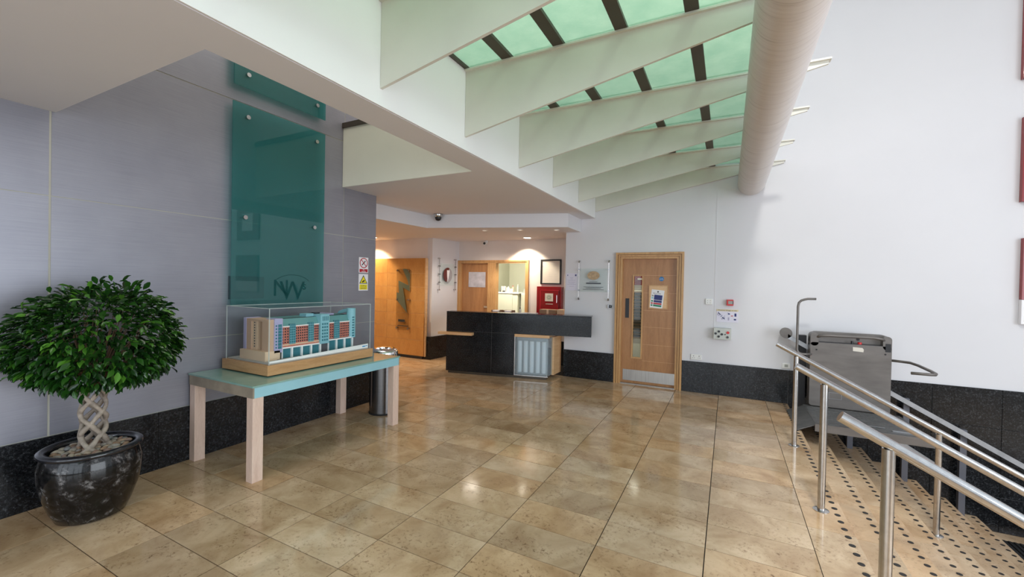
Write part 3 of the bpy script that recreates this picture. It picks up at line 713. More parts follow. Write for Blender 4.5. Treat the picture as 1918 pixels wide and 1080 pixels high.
bt_ = thing('hand_gel', 'small clear pump bottle on the inner counter by the hatch frame', 'bottle', (-3.36, 6.90, 1.061))
MB().lathe([(0, 0), (.022, 0), (.024, .06), (.01, .08), (0, .08)], (-3.36, 6.90, 1.061), 16).build('bottle_body', 'office_white', bt_, smooth=True)
MB().cyl((-3.36, 6.90, 1.141), (-3.36, 6.90, 1.17), .008, 10).build('pump', 'black', bt_)
def dbox_thing(nm, lb, cat, a, b, mat, cap=None):
    t_ = thing(nm, lb, cat, ((a[0]+b[0])/2, (a[1]+b[1])/2, a[2]))
    MB().box(a, b, .003).build('box_body', mat, t_)
    mx_ = (a[0]+b[0])/2
    MB().box((mx_-.02, a[1]-.0006, a[2]+.002), (mx_+.02, a[1], b[2])).build('tape', 'model_sand', t_); return t_
# shelf behind the desk that carries the boxes
dbox_thing('cardboard_box', 'long brown cardboard box before the red cabinet', 'box', (-3.13, 7.25, 1.001), (-2.80, 7.45, 1.13), 'cardboard')
dbox_thing('cardboard_box', 'small tan cardboard box at the right before the red cabinet', 'box', (-2.78, 7.25, 1.001), (-2.66, 7.42, 1.14), 'model_sand')
bcn = thing('back_counter', 'brown counter behind the desk under the red cabinet', 'counter', (-3.0, 7.35, 0))
MB().box((-3.3, 7.15, .96), (-2.56, 7.6, 1.0)).build('counter_top', 'mahogany', bcn)
for x in (-3.27, -2.60):
    MB().box((x-.02, 7.5, 0), (x+.02, 7.56, .96)).build('support', 'mahogany', bcn)

# ------------------------------------------------------------------ office behind the hatch
cb = thing('office_cupboard', 'cream office cupboard seen through the reception hatch', 'cupboard', (-4.95, 9.55, 0))
MB().box((-5.17, 9.3, .02), (-4.60, 9.75, 1.355)).build('body', 'office_white', cb)
MB().box((-5.20, 9.27, 1.355), (-4.57, 9.78, 1.385)).build('top', 'sign_white', cb)
MB().box((-5.16, 9.285, .05), (-4.745, 9.30, 1.34)).build('door', 'office_white', cb)
c2 = thing('office_cabinet', 'low grey cream cabinet at the right in the hatch view', 'cabinet', (-4.3, 9.6, 0))
MB().box((-4.56, 9.4, 0), (-3.9, 9.75, 1.37)).build('body', 'office_white', c2); MB().box((-4.55, 9.385, .06), (-4.24, 9.4, 1.33)).box((-4.22, 9.385, .06), (-3.92, 9.4, 1.33)).build('door', 'office_paint', c2)
tag(MB().box((-4.62, 9.9, 1.30), (-3.6, 9.94, 1.98)).build('grey_board', 'green_panel'), 'grey green board behind the office cabinet', 'board')
pf = thing('small_picture', 'small black framed picture on the grey green office board', 'picture', (-4.44, 9.88, 1.70))
MB().box((-4.52, 9.885, 1.70), (-4.34, 9.899, 1.78)).build('frame', 'black', pf); MB().box((-4.51, 9.88, 1.71), (-4.35, 9.885, 1.77)).build('print', 'paper_cream', pf)
def jar(nm, lb, cat, x, y, z, r, h, mat, top='white_plastic'):
    t_ = thing(nm, lb, cat, (x, y, z)); MB().lathe([(0, 0), (r, 0), (r, h*.7), (r*.5, h*.82), (r*.5, h*.9), (0, h*.9)], (x, y, z), 16).build('jar_body', mat, t_, smooth=True)
    MB().cyl((x, y, z+h*.9), (x, y, z+h), r*.55, 12).build('lid', top, t_)
dbox_thing('office_box', 'white box at the left on the office cupboard', 'box', (-5.12, 9.4, 1.386), (-5.02, 9.48, 1.53), 'sign_white')
dbox_thing('office_box', 'low black box in front of the white box on the office cupboard', 'box', (-5.10, 9.3, 1.386), (-5.0, 9.38, 1.42), 'dark_grey')
dbox_thing('office_box', 'grey teal box on the office cupboard beside the white box', 'box', (-5.0, 9.42, 1.386), (-4.94, 9.5, 1.50), 'tin_grey')
jar('jar', 'pale jar with grey lid on the office cupboard', 'jar', -4.92, 9.40, 1.386, .03, .15, 'sign_white', 'tin_grey')
dbox_thing('card_terminal', 'white sloped desk unit in the middle of the office cupboard', 'device', (-4.87, 9.3, 1.386), (-4.78, 9.38, 1.47), 'sign_white')
jar('bottle', 'brown bottle behind the white desk unit in the office', 'bottle', -4.82, 9.46, 1.386, .028, .16, 'model_tan', 'bright_red')
jar('bottle', 'clear grey bottle near the right end of the office cupboard', 'bottle', -4.66, 9.42, 1.386, .03, .20, 'tin_grey', 'office_white')
dbox_thing('desk_tray', 'dark grey tray on top of the office cabinet', 'tray', (-4.52, 9.45, 1.371), (-4.36, 9.65, 1.47), 'tin_grey')
ct = thing('coat', 'dark jacket hanging on a hook at the left inside the office', 'coat', (-5.16, 9.6, 1.5))
MB().lathe([(0, 0), (.07, .02), (.06, .15), (.075, .25), (.03, .33), (0, .34)], (-5.20, 9.15, 1.48), 16, 1, .6).build('cloth', 'dark_grey', ct, smooth=True)
MB().cyl((-5.40, 9.15, 1.83), (-5.18, 9.15, 1.83), .008, 8).build('hook', 'chrome', ct)

# ------------------------------------------------------------------ wall things on the back wall
nt_ = thing('notice_sheet', 'lilac white printed notice left of the glass plaque', 'notice', (-2.42, 6.99, 1.5))
MB().box((-2.525, 6.992, 1.505), (-2.32, 6.9995, 1.80)).build('sheet', 'paper', nt_)
nl = MB()
for i, (z, hw) in enumerate(((1.72, .03), (1.70, .02), (1.675, .07), (1.645, .07), (1.625, .05), (1.605, .08), (1.57, .04))): nl.box((-2.42-hw, 6.991, z), (-2.42+hw, 6.992, z+.005))
nl.build('print_lines', 'pale_print', nt_)
MB().box((-2.36, 6.991, 1.752), (-2.335, 6.992, 1.78)).box((-2.50, 6.991, 1.755), (-2.487, 6.992, 1.775)).build('logo', 'navy', nt_)
gp = thing('glass_plaque', 'greenish glass plaque with a bronze oval hung on wires left of the oak door', 'plaque', (-2.03, 6.95, 1.35))
MB().box((-2.265, 6.945, 1.487), (-1.785, 6.951, 1.88)).build('glass_plate', 'plaque_glass', gp)
MB().prism([(-2.02+.105*math.cos(a*PI/16), 1.763+.072*math.sin(a*PI/16)) for a in range(32)], 6.935, 6.944, 'y').build('oval', 'oval_bronze', gp)
MB().box((-2.145, 6.942, 1.621), (-1.89, 6.944, 1.641)).build('name_bar', 'dark_print', gp)
pl = MB().box((-2.09, 6.942, 1.655), (-1.95, 6.944, 1.661))
for z, hw in ((1.565, .17), (1.545, .13), (1.522, .18)): pl.box((-2.02-hw, 6.942, z), (-2.02+hw, 6.944, z+.007))
pl.build('print_lines', 'dark_print', gp)
for x in (-2.277, -1.765):
    MB().cyl((x, 6.948, 1.36), (x, 6.948, 2.01), .0022, 6).build('cable', 'stainless', gp)
    for z in (1.355, 2.01):
        MB().tube([(x, 7.0, z), (x, 6.955, z), (x, 6.945, z+(.03 if z < 1.5 else -.03))], .011, 10).build('wall_fixing', 'stainless', gp, smooth=True)
    for z in (1.51, 1.865): MB().box((x-.012, 6.94, z-.01), (x+.02, 6.956, z+.01)).build('clamp', 'stainless', gp)
ks = thing('key_switch', 'small square black door entry switch left of the oak door', 'switch', (-1.74, 6.98, 1.22))
MB().box((-1.78, 6.975, 1.22), (-1.702, 7.0, 1.283), .003).build('box_body', 'stainless', ks); MB().box((-1.757, 6.971, 1.228), (-1.706, 6.975, 1.275)).build('face', 'black', ks)
MB().cyl((-1.732, 6.968, 1.252), (-1.732, 6.971, 1.252), .008, 12).build('button', 'badge_grey', ks)
sw = thing('wall_switch', 'white square wall switch beside the cable cover', 'switch', (-.248, 6.98, 1.345))
MB().box((-.295, 6.978, 1.345), (-.2, 7.0, 1.432), .004).build('plate', 'white_plastic', sw)
for dx, dz in ((-.018, .015), (.018, .015), (-.018, -.018), (.018, -.018)): MB().box((-.248+dx-.006, 6.976, 1.388+dz-.004), (-.248+dx+.006, 6.978, 1.388+dz+.004)).build('mark', 'tin_grey', sw)
cp = thing('fire_call_point', 'red fire call point above the lift sign', 'alarm', (.03, 6.97, 1.34))
MB().box((-.012, 6.945, 1.34), (.078, 7.0, 1.427), .004).build('box_body', 'bright_red', cp); MB().box((.01, 6.941, 1.362), (.066, 6.945, 1.408)).build('glass_face', 'tin_grey', cp)
MB().box((.066, 6.943, 1.36), (.076, 6.945, 1.41)).build('cover_edge', 'black', cp)
ls = thing('lift_sign', 'white lift sign with wheelchair and buggy symbols above the button box', 'sign', (0, 6.99, 1.09))
MB().box((-.142, 6.994, 1.092), (.145, 6.9995, 1.252)).build('sheet', 'paper', ls); MB().box((-.142, 6.993, 1.252), (.145, 6.9995, 1.28)).build('title_band', 'band_cream', ls)
text('lettering', 'Wheelchair & buggy use only', .021, (0, 6.9925, 1.266), ROT_Y, 'dark_print', ls)
def circ(mb, cx, cz, r, th, y0=6.992, y1=6.994, n=16):
    for i in range(n):
        a_, b_ = 2*PI*i/n, 2*PI*(i+1)/n
        mb.prism([(cx+r*math.cos(a_), cz+r*math.sin(a_)), (cx+r*math.cos(b_), cz+r*math.sin(b_)), (cx+(r-th)*math.cos(b_), cz+(r-th)*math.sin(b_)), (cx+(r-th)*math.cos(a_), cz+(r-th)*math.sin(a_))], y0, y1, 'y')
    return mb
def stick(mb, a, b, th, y0=6.992, y1=6.994):
    d = Vector((b[0]-a[0], b[1]-a[1])).normalized(); n_ = Vector((-d.y, d.x))*th/2
    mb.prism([(a[0]+n_.x, a[1]+n_.y), (b[0]+n_.x, b[1]+n_.y), (b[0]-n_.x, b[1]-n_.y), (a[0]-n_.x, a[1]-n_.y)], y0, y1, 'y'); return mb
wcs = circ(MB(), -.112, 1.205, .018, .004); stick(wcs, (-.118, 1.238), (-.108, 1.212), .008); stick(wcs, (-.108, 1.212), (-.088, 1.206), .007); stick(wcs, (-.088, 1.206), (-.082, 1.192), .005)
wcs.build('wheelchair_symbol', 'navy', ls)
tk = stick(stick(MB(), (-.088, 1.18), (-.08, 1.17), .005), (-.08, 1.17), (-.066, 1.195), .005); tk.build('tick', 'navy', ls)
bg_ = stick(stick(stick(MB(), (-.068, 1.150), (-.03, 1.158), .006), (-.045, 1.172), (-.03, 1.185), .004), (-.064, 1.16), (-.036, 1.142), .014); circ(circ(bg_, -.066, 1.136, .006, .003), -.036, 1.136, .006, .003).build('buggy_symbol', 'navy', ls)
bs = stick(MB(), (.010, 1.215), (.035, 1.215), .016); stick(bs, (.005, 1.23), (.02, 1.223), .004); bs.build('trolley_symbol', 'navy', ls)
MB().box((.01, 6.992, 1.12), (.028, 6.994, 1.165)).build('case_symbol', 'pale_print', ls)
MB().box((.095, 6.992, 1.18), (.12, 6.994, 1.225)).build('crate_symbol', 'navy', ls); MB().box((.088, 6.992, 1.125), (.118, 6.994, 1.145)).build('bag_symbol', 'navy', ls)
stick(stick(MB(), (.05, 1.178), (.075, 1.195), .005), (.05, 1.195), (.075, 1.178), .005).build('cross', 'bright_red', ls)
bb = thing('button_box', 'grey lift control box with six black buttons and a red one', 'control box', (-.06, 6.95, .84))
MB().box((-.175, 6.90, .842), (.058, 7.0, 1.005), .004).build('box_body', 'grey_plastic', bb)
for x, z in ((-.13, .953), (-.17+.035, .918), (-.1, .885), (-.06, .913)): pass
for x, z, r_, m_ in ((-.103, .957, .016, 'black'), (-.145, .925, .016, 'black'), (-.063, .918, .016, 'black'), (-.105, .883, .016, 'black'), (.015, .947, .019, 'bright_red'), (.012, .88, .016, 'dark_grey'), (-.02, .917, .007, 'black')):
    o = MB().cyl((x, 6.885, z), (x, 6.90, z), r_, 16).build('button', m_, bb)
    if m_ == 'bright_red': o['label'] = 'red stop button'
so = thing('wall_socket', 'white double wall socket above the skirting right of the oak door', 'socket', (-.405, 6.99, .5))
MB().box((-.48, 6.985, .498), (-.328, 7.0, .578), .003).build('plate', 'white_plastic', so)
for x in (-.443, -.366):
    MB().box((x-.004, 6.984, .545), (x+.004, 6.985, .56)).box((x-.018, 6.984, .522), (x-.006, 6.985, .527)).box((x+.006, 6.984, .522), (x+.018, 6.985, .527)).build('slot', 'dark_grey', so)
s2_ = thing('corner_switch', 'small white wall plate behind the first handrail post', 'switch', (.72, 6.99, .5))
MB().box((.70, 6.985, .49), (.80, 7.0, .56), .003).build('plate', 'white_plastic', s2_); MB().box((.73, 6.982, .51), (.77, 6.985, .545)).build('rocker', 'tin_grey', s2_)
# red and white canvases at the right
for z0, z1, lb, n_ in ((4.055, 5.02, 'red square canvas at the right edge, topmost of three', 0), (2.65, 3.62, 'red square canvas at the right edge, middle of three', 1), (1.25, 2.235, 'red square canvas with a white lower band, lowest of three', 2)):
    t_ = thing('canvas', lb, 'picture', (3.45, 6.98, z0))
    x0 = (2.945, 2.965, 2.99)[n_]
    if n_ < 2:
        MB().box((x0, 6.94, z0), (x0+.97, 6.995, z1), .003).build('panel', 'red_paint', t_)
        MB().box((x0+.25, 6.938, z0+.25), (x0+.72, 6.94, z1-.25)).build('inset', 'sign_white', t_)
    else:
        MB().box((x0, 6.94, 1.53), (x0+.97, 6.995, z1), .003).build('panel', 'red_paint', t_)
        MB().box((x0, 6.94, z0), (x0+.97, 6.995, 1.529), .003).build('white_band', 'sign_white', t_)

# ------------------------------------------------------------------ left wall glass and signs
gw = thing('teal_glass_panel', 'tall teal glass wall panel with etched letters above the display table', 'panel', (-4.13, 2.8, 1.34))
MB().box((-4.140, 2.306, 1.34), (-4.130, 3.312, 3.257)).build('glass_plate', 'teal_glass', gw)
MB().box((-4.198, 2.318, 1.40), (-4.192, 2.66, 1.62)).build('backing_pad', 'dark_print', gw)
for y, z in ((2.44, 3.14), (3.197, 3.14), (2.423, 2.183), (3.18, 2.183)):
    MB().cyl((-4.2, y, z), (-4.125, y, z), .009, 10).cyl((-4.13, y, z), (-4.112, y, z), .02, 18).build('standoff', 'stainless', gw)
text('etched_letter', 'N', .24, (-4.1285, 2.80, 1.50), ROT_X, 'etched', gw)
text('etched_letter', 'W', .28, (-4.1285, 2.93, 1.47), ROT_X, 'etched', gw)
text('etched_letter', 's', .13, (-4.1285, 3.07, 1.53), ROT_X, 'etched', gw)
ar = MB()
for i in range(20):
    a0, a1 = 2.5-1.9*i/20, 2.5-1.9*(i+1)/20
    q = [(2.93+.24*math.cos(a)*s_, 1.50+.15*math.sin(a)*s_) for a, s_ in ((a0, 1), (a1, 1), (a1, .97), (a0, .97))]
    ar.prism(q, -4.130, -4.128, 'x')
ar.build('etched_arc', 'etched', gw)
g2 = thing('upper_glass_panel', 'teal glass wall panel above the tall one, cut off by the ceiling opening edge', 'panel', (-4.13, 2.8, 3.42))
MB().box((-4.140, 2.314, 3.417), (-4.130, 3.312, 5.2)).build('glass_plate', 'teal_glass', g2)
for y, z in ((2.44, 3.543), (3.197, 3.543)): MB().cyl((-4.2, y, z), (-4.125, y, z), .009, 10).cyl((-4.13, y, z), (-4.112, y, z), .02, 18).build('standoff', 'stainless', g2)
n1 = thing('no_smoking_sign', 'white and red no smoking sign on the grey wall', 'sign', (-4.19, 3.97, 1.70))
MB().box((-4.2, 3.895, 1.702), (-4.196, 4.05, 1.90)).build('plate', 'sign_white', n1)
def ringx(mb, cy, cz, r, th, x0, x1, n=28):
    for i in range(n):
        a_, b_ = 2*PI*i/n, 2*PI*(i+1)/n
        mb.prism([(cy+r*math.cos(a_), cz+r*math.sin(a_)), (cy+r*math.cos(b_), cz+r*math.sin(b_)), (cy+(r-th)*math.cos(b_), cz+(r-th)*math.sin(b_)), (cy+(r-th)*math.cos(a_), cz+(r-th)*math.sin(a_))], x0, x1, 'x')
    return mb
def stickx(mb, a, b, th, x0, x1):
    d = Vector((b[0]-a[0], b[1]-a[1])).normalized(); n_ = Vector((-d.y, d.x))*th/2
    mb.prism([(a[0]+n_.x, a[1]+n_.y), (b[0]+n_.x, b[1]+n_.y), (b[0]-n_.x, b[1]-n_.y), (a[0]-n_.x, a[1]-n_.y)], x0, x1, 'x'); return mb
stickx(MB(), (3.945, 1.80), (4.00, 1.855), .012, -4.196, -4.1945).build('cigarette', 'black', n1)
stickx(ringx(MB(), 3.9725, 1.828, .066, .010, -4.1945, -4.193), (3.93, 1.872), (4.015, 1.784), .009, -4.1945, -4.193).build('ban_ring', 'sign_red', n1)
MB().box((-4.196, 3.905, 1.71), (-4.195, 4.04, 1.75)).build('red_strip', 'sign_red', n1)
text('lettering', 'No\nsmoking', .02, (-4.1945, 3.9725, 1.731), ROT_X, 'sign_white', n1)
n2_ = thing('cctv_sign', 'white and yellow camera warning sign below the no smoking sign', 'sign', (-4.19, 3.97, 1.47))
MB().box((-4.2, 3.895, 1.472), (-4.196, 4.05, 1.686)).build('plate', 'sign_white', n2_)
MB().prism([(3.905, 1.563), (4.04, 1.563), (3.9725, 1.672)], -4.196, -4.195, 'x').build('black_triangle', 'black', n2_)
MB().prism([(3.92, 1.571), (4.025, 1.571), (3.9725, 1.656)], -4.195, -4.194, 'x').build('yellow_triangle', 'sign_yellow', n2_)
stickx(MB(), (3.95, 1.583), (3.99, 1.603), .018, -4.194, -4.193).build('camera_symbol', 'black', n2_)
MB().box((-4.196, 3.908, 1.485), (-4.195, 4.038, 1.552)).build('yellow_strip', 'sign_yellow', n2_)
text('lettering', 'CCTV in\noperation', .024, (-4.1945, 3.9725, 1.518), ROT_X, 'dark_print', n2_)

# ------------------------------------------------------------------ display table
tbl = thing('display_table', 'long table with a turquoise glass top and pale square wooden legs', 'table', (-3.72, 2.81, 0))
for x0, y0 in ((-4.17, 1.995), (-3.345, 1.995), (-4.17, 3.545), (-3.345, 3.545)): MB().box((x0, y0, 0), (x0+.08, y0+.085, .665), .002).build('leg', 'pale_leg', tbl)
MB().box((-4.172, 1.992, .665), (-3.262, 2.004, .748)).build('end_rail', 'turquoise_frame', tbl); MB().box((-4.172, 3.62, .665), (-3.262, 3.632, .748)).build('end_rail', 'turquoise_frame', tbl)
MB().box((-3.274, 2.004, .665), (-3.262, 3.62, .748)).build('front_rail', 'turquoise_edge', tbl); MB().box((-4.172, 2.004, .665), (-4.16, 3.62, .748)).build('back_rail', 'turquoise_edge', tbl)
m, t, p = nt('tabletop_glass'); setp(p, (.22, .38, .34), .06, 0, .6); v, _ = coords(t)
t.links.new(ramp(t, noise(t, v, 6, 4), [(.3, (.19, .35, .31)), (.7, (.25, .41, .36))]), p.inputs['Base Color'])
MB().box((-4.18, 1.986, .748), (-3.256, 3.638, .762), .001).build('glass_top', 'tabletop_glass', tbl)

# ------------------------------------------------------------------ architectural model in its case
mc = thing('model_case', 'clear acrylic case on an oak plinth holding a building model', 'display case', (-3.77, 2.84, .762))
for x, y in ((-4.08, 2.30), (-3.52, 2.30), (-4.08, 3.38), (-3.52, 3.38)): MB().cyl((x, y, .762), (x, y, .772), .015, 12).build('foot', 'rubber', mc)
MB().box((-4.13, 2.235, .772), (-3.46, 3.425, .860), .001).build('plinth', 'plinth_oak', mc)
X0, X1, Y0, Y1, Z0, Z1 = -4.10, -3.475, 2.255, 3.395, .8605, 1.345
MB().box((X0, Y0, Z0), (X0+.005, Y1, Z1)).build('side_pane', 'clear_case', mc); MB().box((X1-.005, Y0, Z0), (X1, Y1, Z1)).build('side_pane', 'clear_case', mc)
MB().box((X0+.006, Y0, Z0), (X1-.006, Y0+.005, Z1)).build('end_pane', 'clear_case', mc); MB().box((X0+.006, Y1-.005, Z0), (X1-.006, Y1, Z1)).build('end_pane', 'clear_case', mc)
MB().box((X0+.006, Y0+.006, Z1-.005), (X1-.006, Y1-.006, Z1)).build('top_pane', 'clear_case', mc)
eg = MB()
for x in (X0, X1):
    for y in (Y0, Y1): eg.box((x-.003, y-.003, Z0), (x+.003, y+.003, Z1+.002))
for x in (X0, X1): eg.box((x-.003, Y0, Z1-.002), (x+.003, Y1, Z1+.004))
for y in (Y0, Y1): eg.box((X0, y-.003, Z1-.002), (X1, y+.003, Z1+.004))
eg.build('polished_edge', 'case_edge', mc)

md = thing('building_model', 'scale model of a long brick and turquoise building inside the clear case', 'model', (-3.77, 2.84, .861))
def mbox(name, mat, a, b): return MB().box(a, b).build(name, mat, md)
mbox('base_board', 'model_pave', (-4.09, 2.265, .861), (-3.485, 3.385, .872))
mbox('road', 'model_road', (-3.585, 2.40, .872), (-3.495, 3.385, .876))
MB().prism([(2.27, .861), (3.38, .861), (3.38, .915), (2.27, .888)], -3.493, -3.487, 'x').build('white_fascia', 'model_white', md)
MB().box((-3.487, 3.30, .886), (-3.4865, 3.34, .898)).box((-3.487, 3.342, .890), (-3.4865, 3.37, .898)).build('blue_logo', 'sky_logo', md)
# tan podium and tower at the near end
mbox('podium', 'model_sand', (-3.97, 2.30, .872), (-3.60, 2.44, .955)); mbox('low_annexe', 'model_white', (-4.03, 2.36, .872), (-3.97, 2.46, .93))
tw = MB().box((-3.93, 2.335, .955), (-3.86, 2.47, 1.235)).box((-3.70, 2.335, .955), (-3.61, 2.47, 1.235)).box((-3.86, 2.41, .955), (-3.70, 2.47, 1.235)).box((-3.86, 2.335, 1.215), (-3.70, 2.41, 1.235)); tw.build('tan_tower', 'model_tan', md)
mbox('lilac_slab', 'model_lilac', (-3.97, 2.33, .955), (-3.932, 2.47, 1.24)); mbox('tower_lining', 'model_sand', (-3.86, 2.345, .955), (-3.79, 2.41, 1.214))
hw = MB()
for i in range(10):
    z = .98+i*.024; hw.box((-3.832, 2.3435, z), (-3.818, 2.345, z+.011)); hw.box((-3.765, 2.4085, z), (-3.752, 2.41, z+.011)); hw.box((-3.735, 2.4085, z), (-3.725, 2.41, z+.011))
stuff(hw.build('tower_windows', 'model_dark', md))
mbox('rear_block', 'model_tan', (-3.95, 2.47, .872), (-3.72, 3.28, 1.20)); mbox('roof', 'model_roof', (-3.93, 2.47, 1.20), (-3.66, 3.28, 1.232))
MB().prism([(-3.66, 1.232), (-3.72, 1.232), (-3.72, 1.17), (-3.625, 1.17)], 2.47, 3.24, 'y').build('sloped_roof', 'model_roof', md)
# lilac tower
mbox('lilac_tower', 'model_lilac', (-3.72, 2.385, .935), (-3.60, 2.462, 1.242)); mbox('tower_foot', 'model_dark', (-3.70, 2.39, .872), (-3.615, 2.455, .935))
lw = MB()
for i in range(8):
    z = .975+i*.028; lw.box((-3.5985, 2.395, z), (-3.597, 2.408, z+.014)); lw.box((-3.60, 2.42, z-.006), (-3.596, 2.452, z+.019))
stuff(lw.build('tower_glazing', 'model_glass', md))
bricks = [(2.464, 2.540), (2.600, 2.738), (2.795, 2.858), (2.965, 3.037), (3.102, 3.237)]
for a_, b_ in bricks:
    mbox('brick_block', 'model_brick', (-3.72, a_, 1.0), (-3.62, b_, 1.158)); mbox('cornice', 'model_white', (-3.72, a_-.002, 1.158), (-3.614, b_+.002, 1.168))
bw = MB()
for a_, b_ in bricks:
    n_ = max(2, round((b_-a_)/.022))
    for i in range(n_):
        y = a_+(i+.5)*(b_-a_)/n_
        for j in range(6): bw.box((-3.62, y-.0058, 1.010+j*.025), (-3.6183, y+.0058, 1.0235+j*.025))
stuff(bw.build('block_windows', 'model_dark', md))
for a_, b_ in ((2.541, 2.599), (2.739, 2.794), (3.038, 3.101)):
    mbox('glazed_bay', 'model_glass', (-3.72, a_, .998), (-3.610, b_, 1.185))
    gm = MB()
    for i in range(8): gm.box((-3.6105, a_, 1.005+i*.0225), (-3.6085, b_, 1.008+i*.0225))
    for i in range(4): y = a_+(b_-a_)*i/3; gm.box((-3.6105, y-.0012, .998), (-3.6085, y+.0012, 1.185))
    stuff(gm.build('bay_mullions', 'model_turquoise', md))
mbox('string_course', 'model_sand', (-3.72, 2.464, .988), (-3.614, 2.86, 1.0)); mbox('lower_brick', 'model_brick', (-3.70, 2.464, .972), (-3.618, 2.87, .988))
# turquoise centre tower and roof box
mbox('turquoise_tower', 'model_turquoise', (-3.76, 2.86, .962), (-3.596, 2.963, 1.256)); mbox('entrance', 'model_road', (-3.72, 2.875, .872), (-3.63, 2.963, .962))
tg = MB()
for i in range(4): y = 2.885+i*.019; tg.box((-3.5965, y, 1.19), (-3.5945, y+.008, 1.235))
for j in range(6):
    for i in range(3): tg.box((-3.5965, 2.878+i*.026, .99+j*.032), (-3.5945, 2.895+i*.026, 1.008+j*.032))
stuff(tg.build('tower_slots', 'model_glass', md))
mbox('roof_box', 'model_turquoise', (-3.80, 2.775, 1.232), (-3.70, 2.858, 1.262)); mbox('roof_plant', 'model_dark', (-3.76, 2.88, 1.256), (-3.70, 2.93, 1.268)); mbox('roof_slab', 'model_lilac', (-3.90, 3.0, 1.232), (-3.72, 3.12, 1.25))
# curved end tower
cw = MB().lathe([(0, .985), (.047, .985), (.047, 1.30), (0, 1.30)], (-3.645, 3.283, 0), 20); cw.build('round_tower', 'model_turquoise', md, smooth=True)
MB().prism([(-3.645, 1.30), (-3.645, 1.262), (-3.82, 1.232), (-3.80, 1.262), (-3.72, 1.288)], 3.25, 3.30, 'y').build('curved_fin', 'model_turquoise', md)
cg = MB()
for j in range(8): cg.box((-3.602, 3.262, 1.0+j*.028), (-3.5955, 3.285, 1.014+j*.028))
stuff(cg.build('round_tower_glazing', 'model_glass', md)); mbox('tower_foot', 'model_dark', (-3.69, 3.26, .872), (-3.63, 3.31, .985))
# white colonnade
for a_, b_, n_, zb in ((2.464, 2.872, 4, .968), (2.965, 3.276, 3, .988)):
    mbox('shopfront', 'model_glass', (-3.72, a_, .873), (-3.625, b_, zb-.006)); mbox('colonnade_beam', 'model_white', (-3.72, a_, zb-.006), (-3.606, b_, zb+.006))
    for i in range(n_+1):
        y = a_+(b_-a_)*i/n_; mbox('column', 'model_white', (-3.63, y-.007 if i else y, .873), (-3.606, y+.007, zb-.006))
for y, m_ in ((2.60, 'model_dark'), (2.93, 'tin_grey'), (3.08, 'model_white'), (3.20, 'model_dark')):
    MB().box((-3.545, y-.018, .879), (-3.527, y+.018, .886), .002).box((-3.543, y-.010, .886), (-3.529, y+.009, .892), .002).box((-3.546, y-.013, .876), (-3.526, y-.007, .881)).box((-3.546, y+.007, .876), (-3.526, y+.013, .881)).build('model_car', m_, md)

# ------------------------------------------------------------------ steel bin behind the table
bn = thing('waste_bin', 'dark polished steel round bin standing behind the far table leg', 'bin', (-3.725, 3.87, 0))
MB().lathe([(0, 0), (.166, 0), (.168, .004), (.168, .02), (0, .02)], (-3.725, 3.87, 0), 40).build('rubber_base', 'rubber', bn, smooth=True)
MB().lathe([(.163, .02), (.163, .72), (.158, .72), (.158, .03)], (-3.725, 3.87, 0), 48).build('bin_body', 'bin_steel', bn, smooth=True)
MB().lathe([(.166, .70), (.168, .735), (.156, .765), (.12, .785), (.09, .78), (.085, .74)], (-3.725, 3.87, 0), 48).build('dome_lid', 'chrome', bn, smooth=True)
MB().lathe([(0, .735), (.086, .735), (.086, .745), (0, .745)], (-3.725, 3.87, 0), 32).build('flap', 'black', bn)

# ------------------------------------------------------------------ potted ficus
PX, PY = -3.785, 1.235
pt = thing('potted_ficus', 'round-headed ficus with a braided trunk in a glossy black pot', 'plant', (PX, PY, 0))
prof = [(0, 0), (.158, 0), (.176, .01), (.202, .07), (.238, .18), (.257, .29), (.258, .36), (.243, .42), (.232, .44)]
MB().lathe(prof, (PX, PY, 0), 56).build('pot', 'pot_glaze', pt, smooth='all')
MB().lathe([(.23, .432), (.254, .438), (.264, .452), (.258, .466), (.240, .470), (.220, .466), (.214, .44), (.212, .39)], (PX, PY, 0), 56).build('pot_rim', 'pot_rim', pt, smooth='all')
MB().lathe([(0, .425), (.216, .415)], (PX, PY, 0), 32).build('soil', 'soil', pt)
rng = random.Random(3)
stems = MB()
for k in range(6):
    ph = 2*PI*(k//2)/3+(PI/3 if k % 2 else 0); sgn = 1 if k % 2 else -1
    pts, rad = [], []
    for i in range(29):
        u = i/28; z = .42+u*.46
        R_ = .050+.012*math.sin(u*PI)+(.045*(1-u*6) if u < 1/6 else 0)-.012*(u > .9)
        R_ += .006*(1 if sgn > 0 else -1)*math.cos(u*PI*6)
        a_ = ph+sgn*u*PI*2.0
        pts.append((PX+.0+R_*math.cos(a_), PY+R_*math.sin(a_), z)); rad.append(.0165*(1-.25*u)*(1+.12*math.sin(u*31+k)))
    stems.tube(pts, .013, 8, radii=rad)
stems.build('braided_trunk', 'bark', pt, smooth='all')
CX, CY, CZ = -3.78, 1.285, 1.125
br = MB()
for k in range(46):
    a_ = rng.uniform(0, 2*PI); el = rng.uniform(-.15, 1.3); L_ = rng.uniform(.6, .85)
    e = (CX+.36*L_*math.cos(a_)*math.cos(el), CY+.46*L_*math.sin(a_)*math.cos(el), CZ+.36*L_*math.sin(el))
    s0 = (PX+.03*math.cos(a_), PY+.03*math.sin(a_), .86); mid = ((s0[0]+e[0])/2, (s0[1]+e[1])/2, (s0[2]+e[2])/2+.02)
    br.tube([s0, mid, e], .004, 5, radii=[.006, .004, .002])
br.build('branch', 'twig', pt)
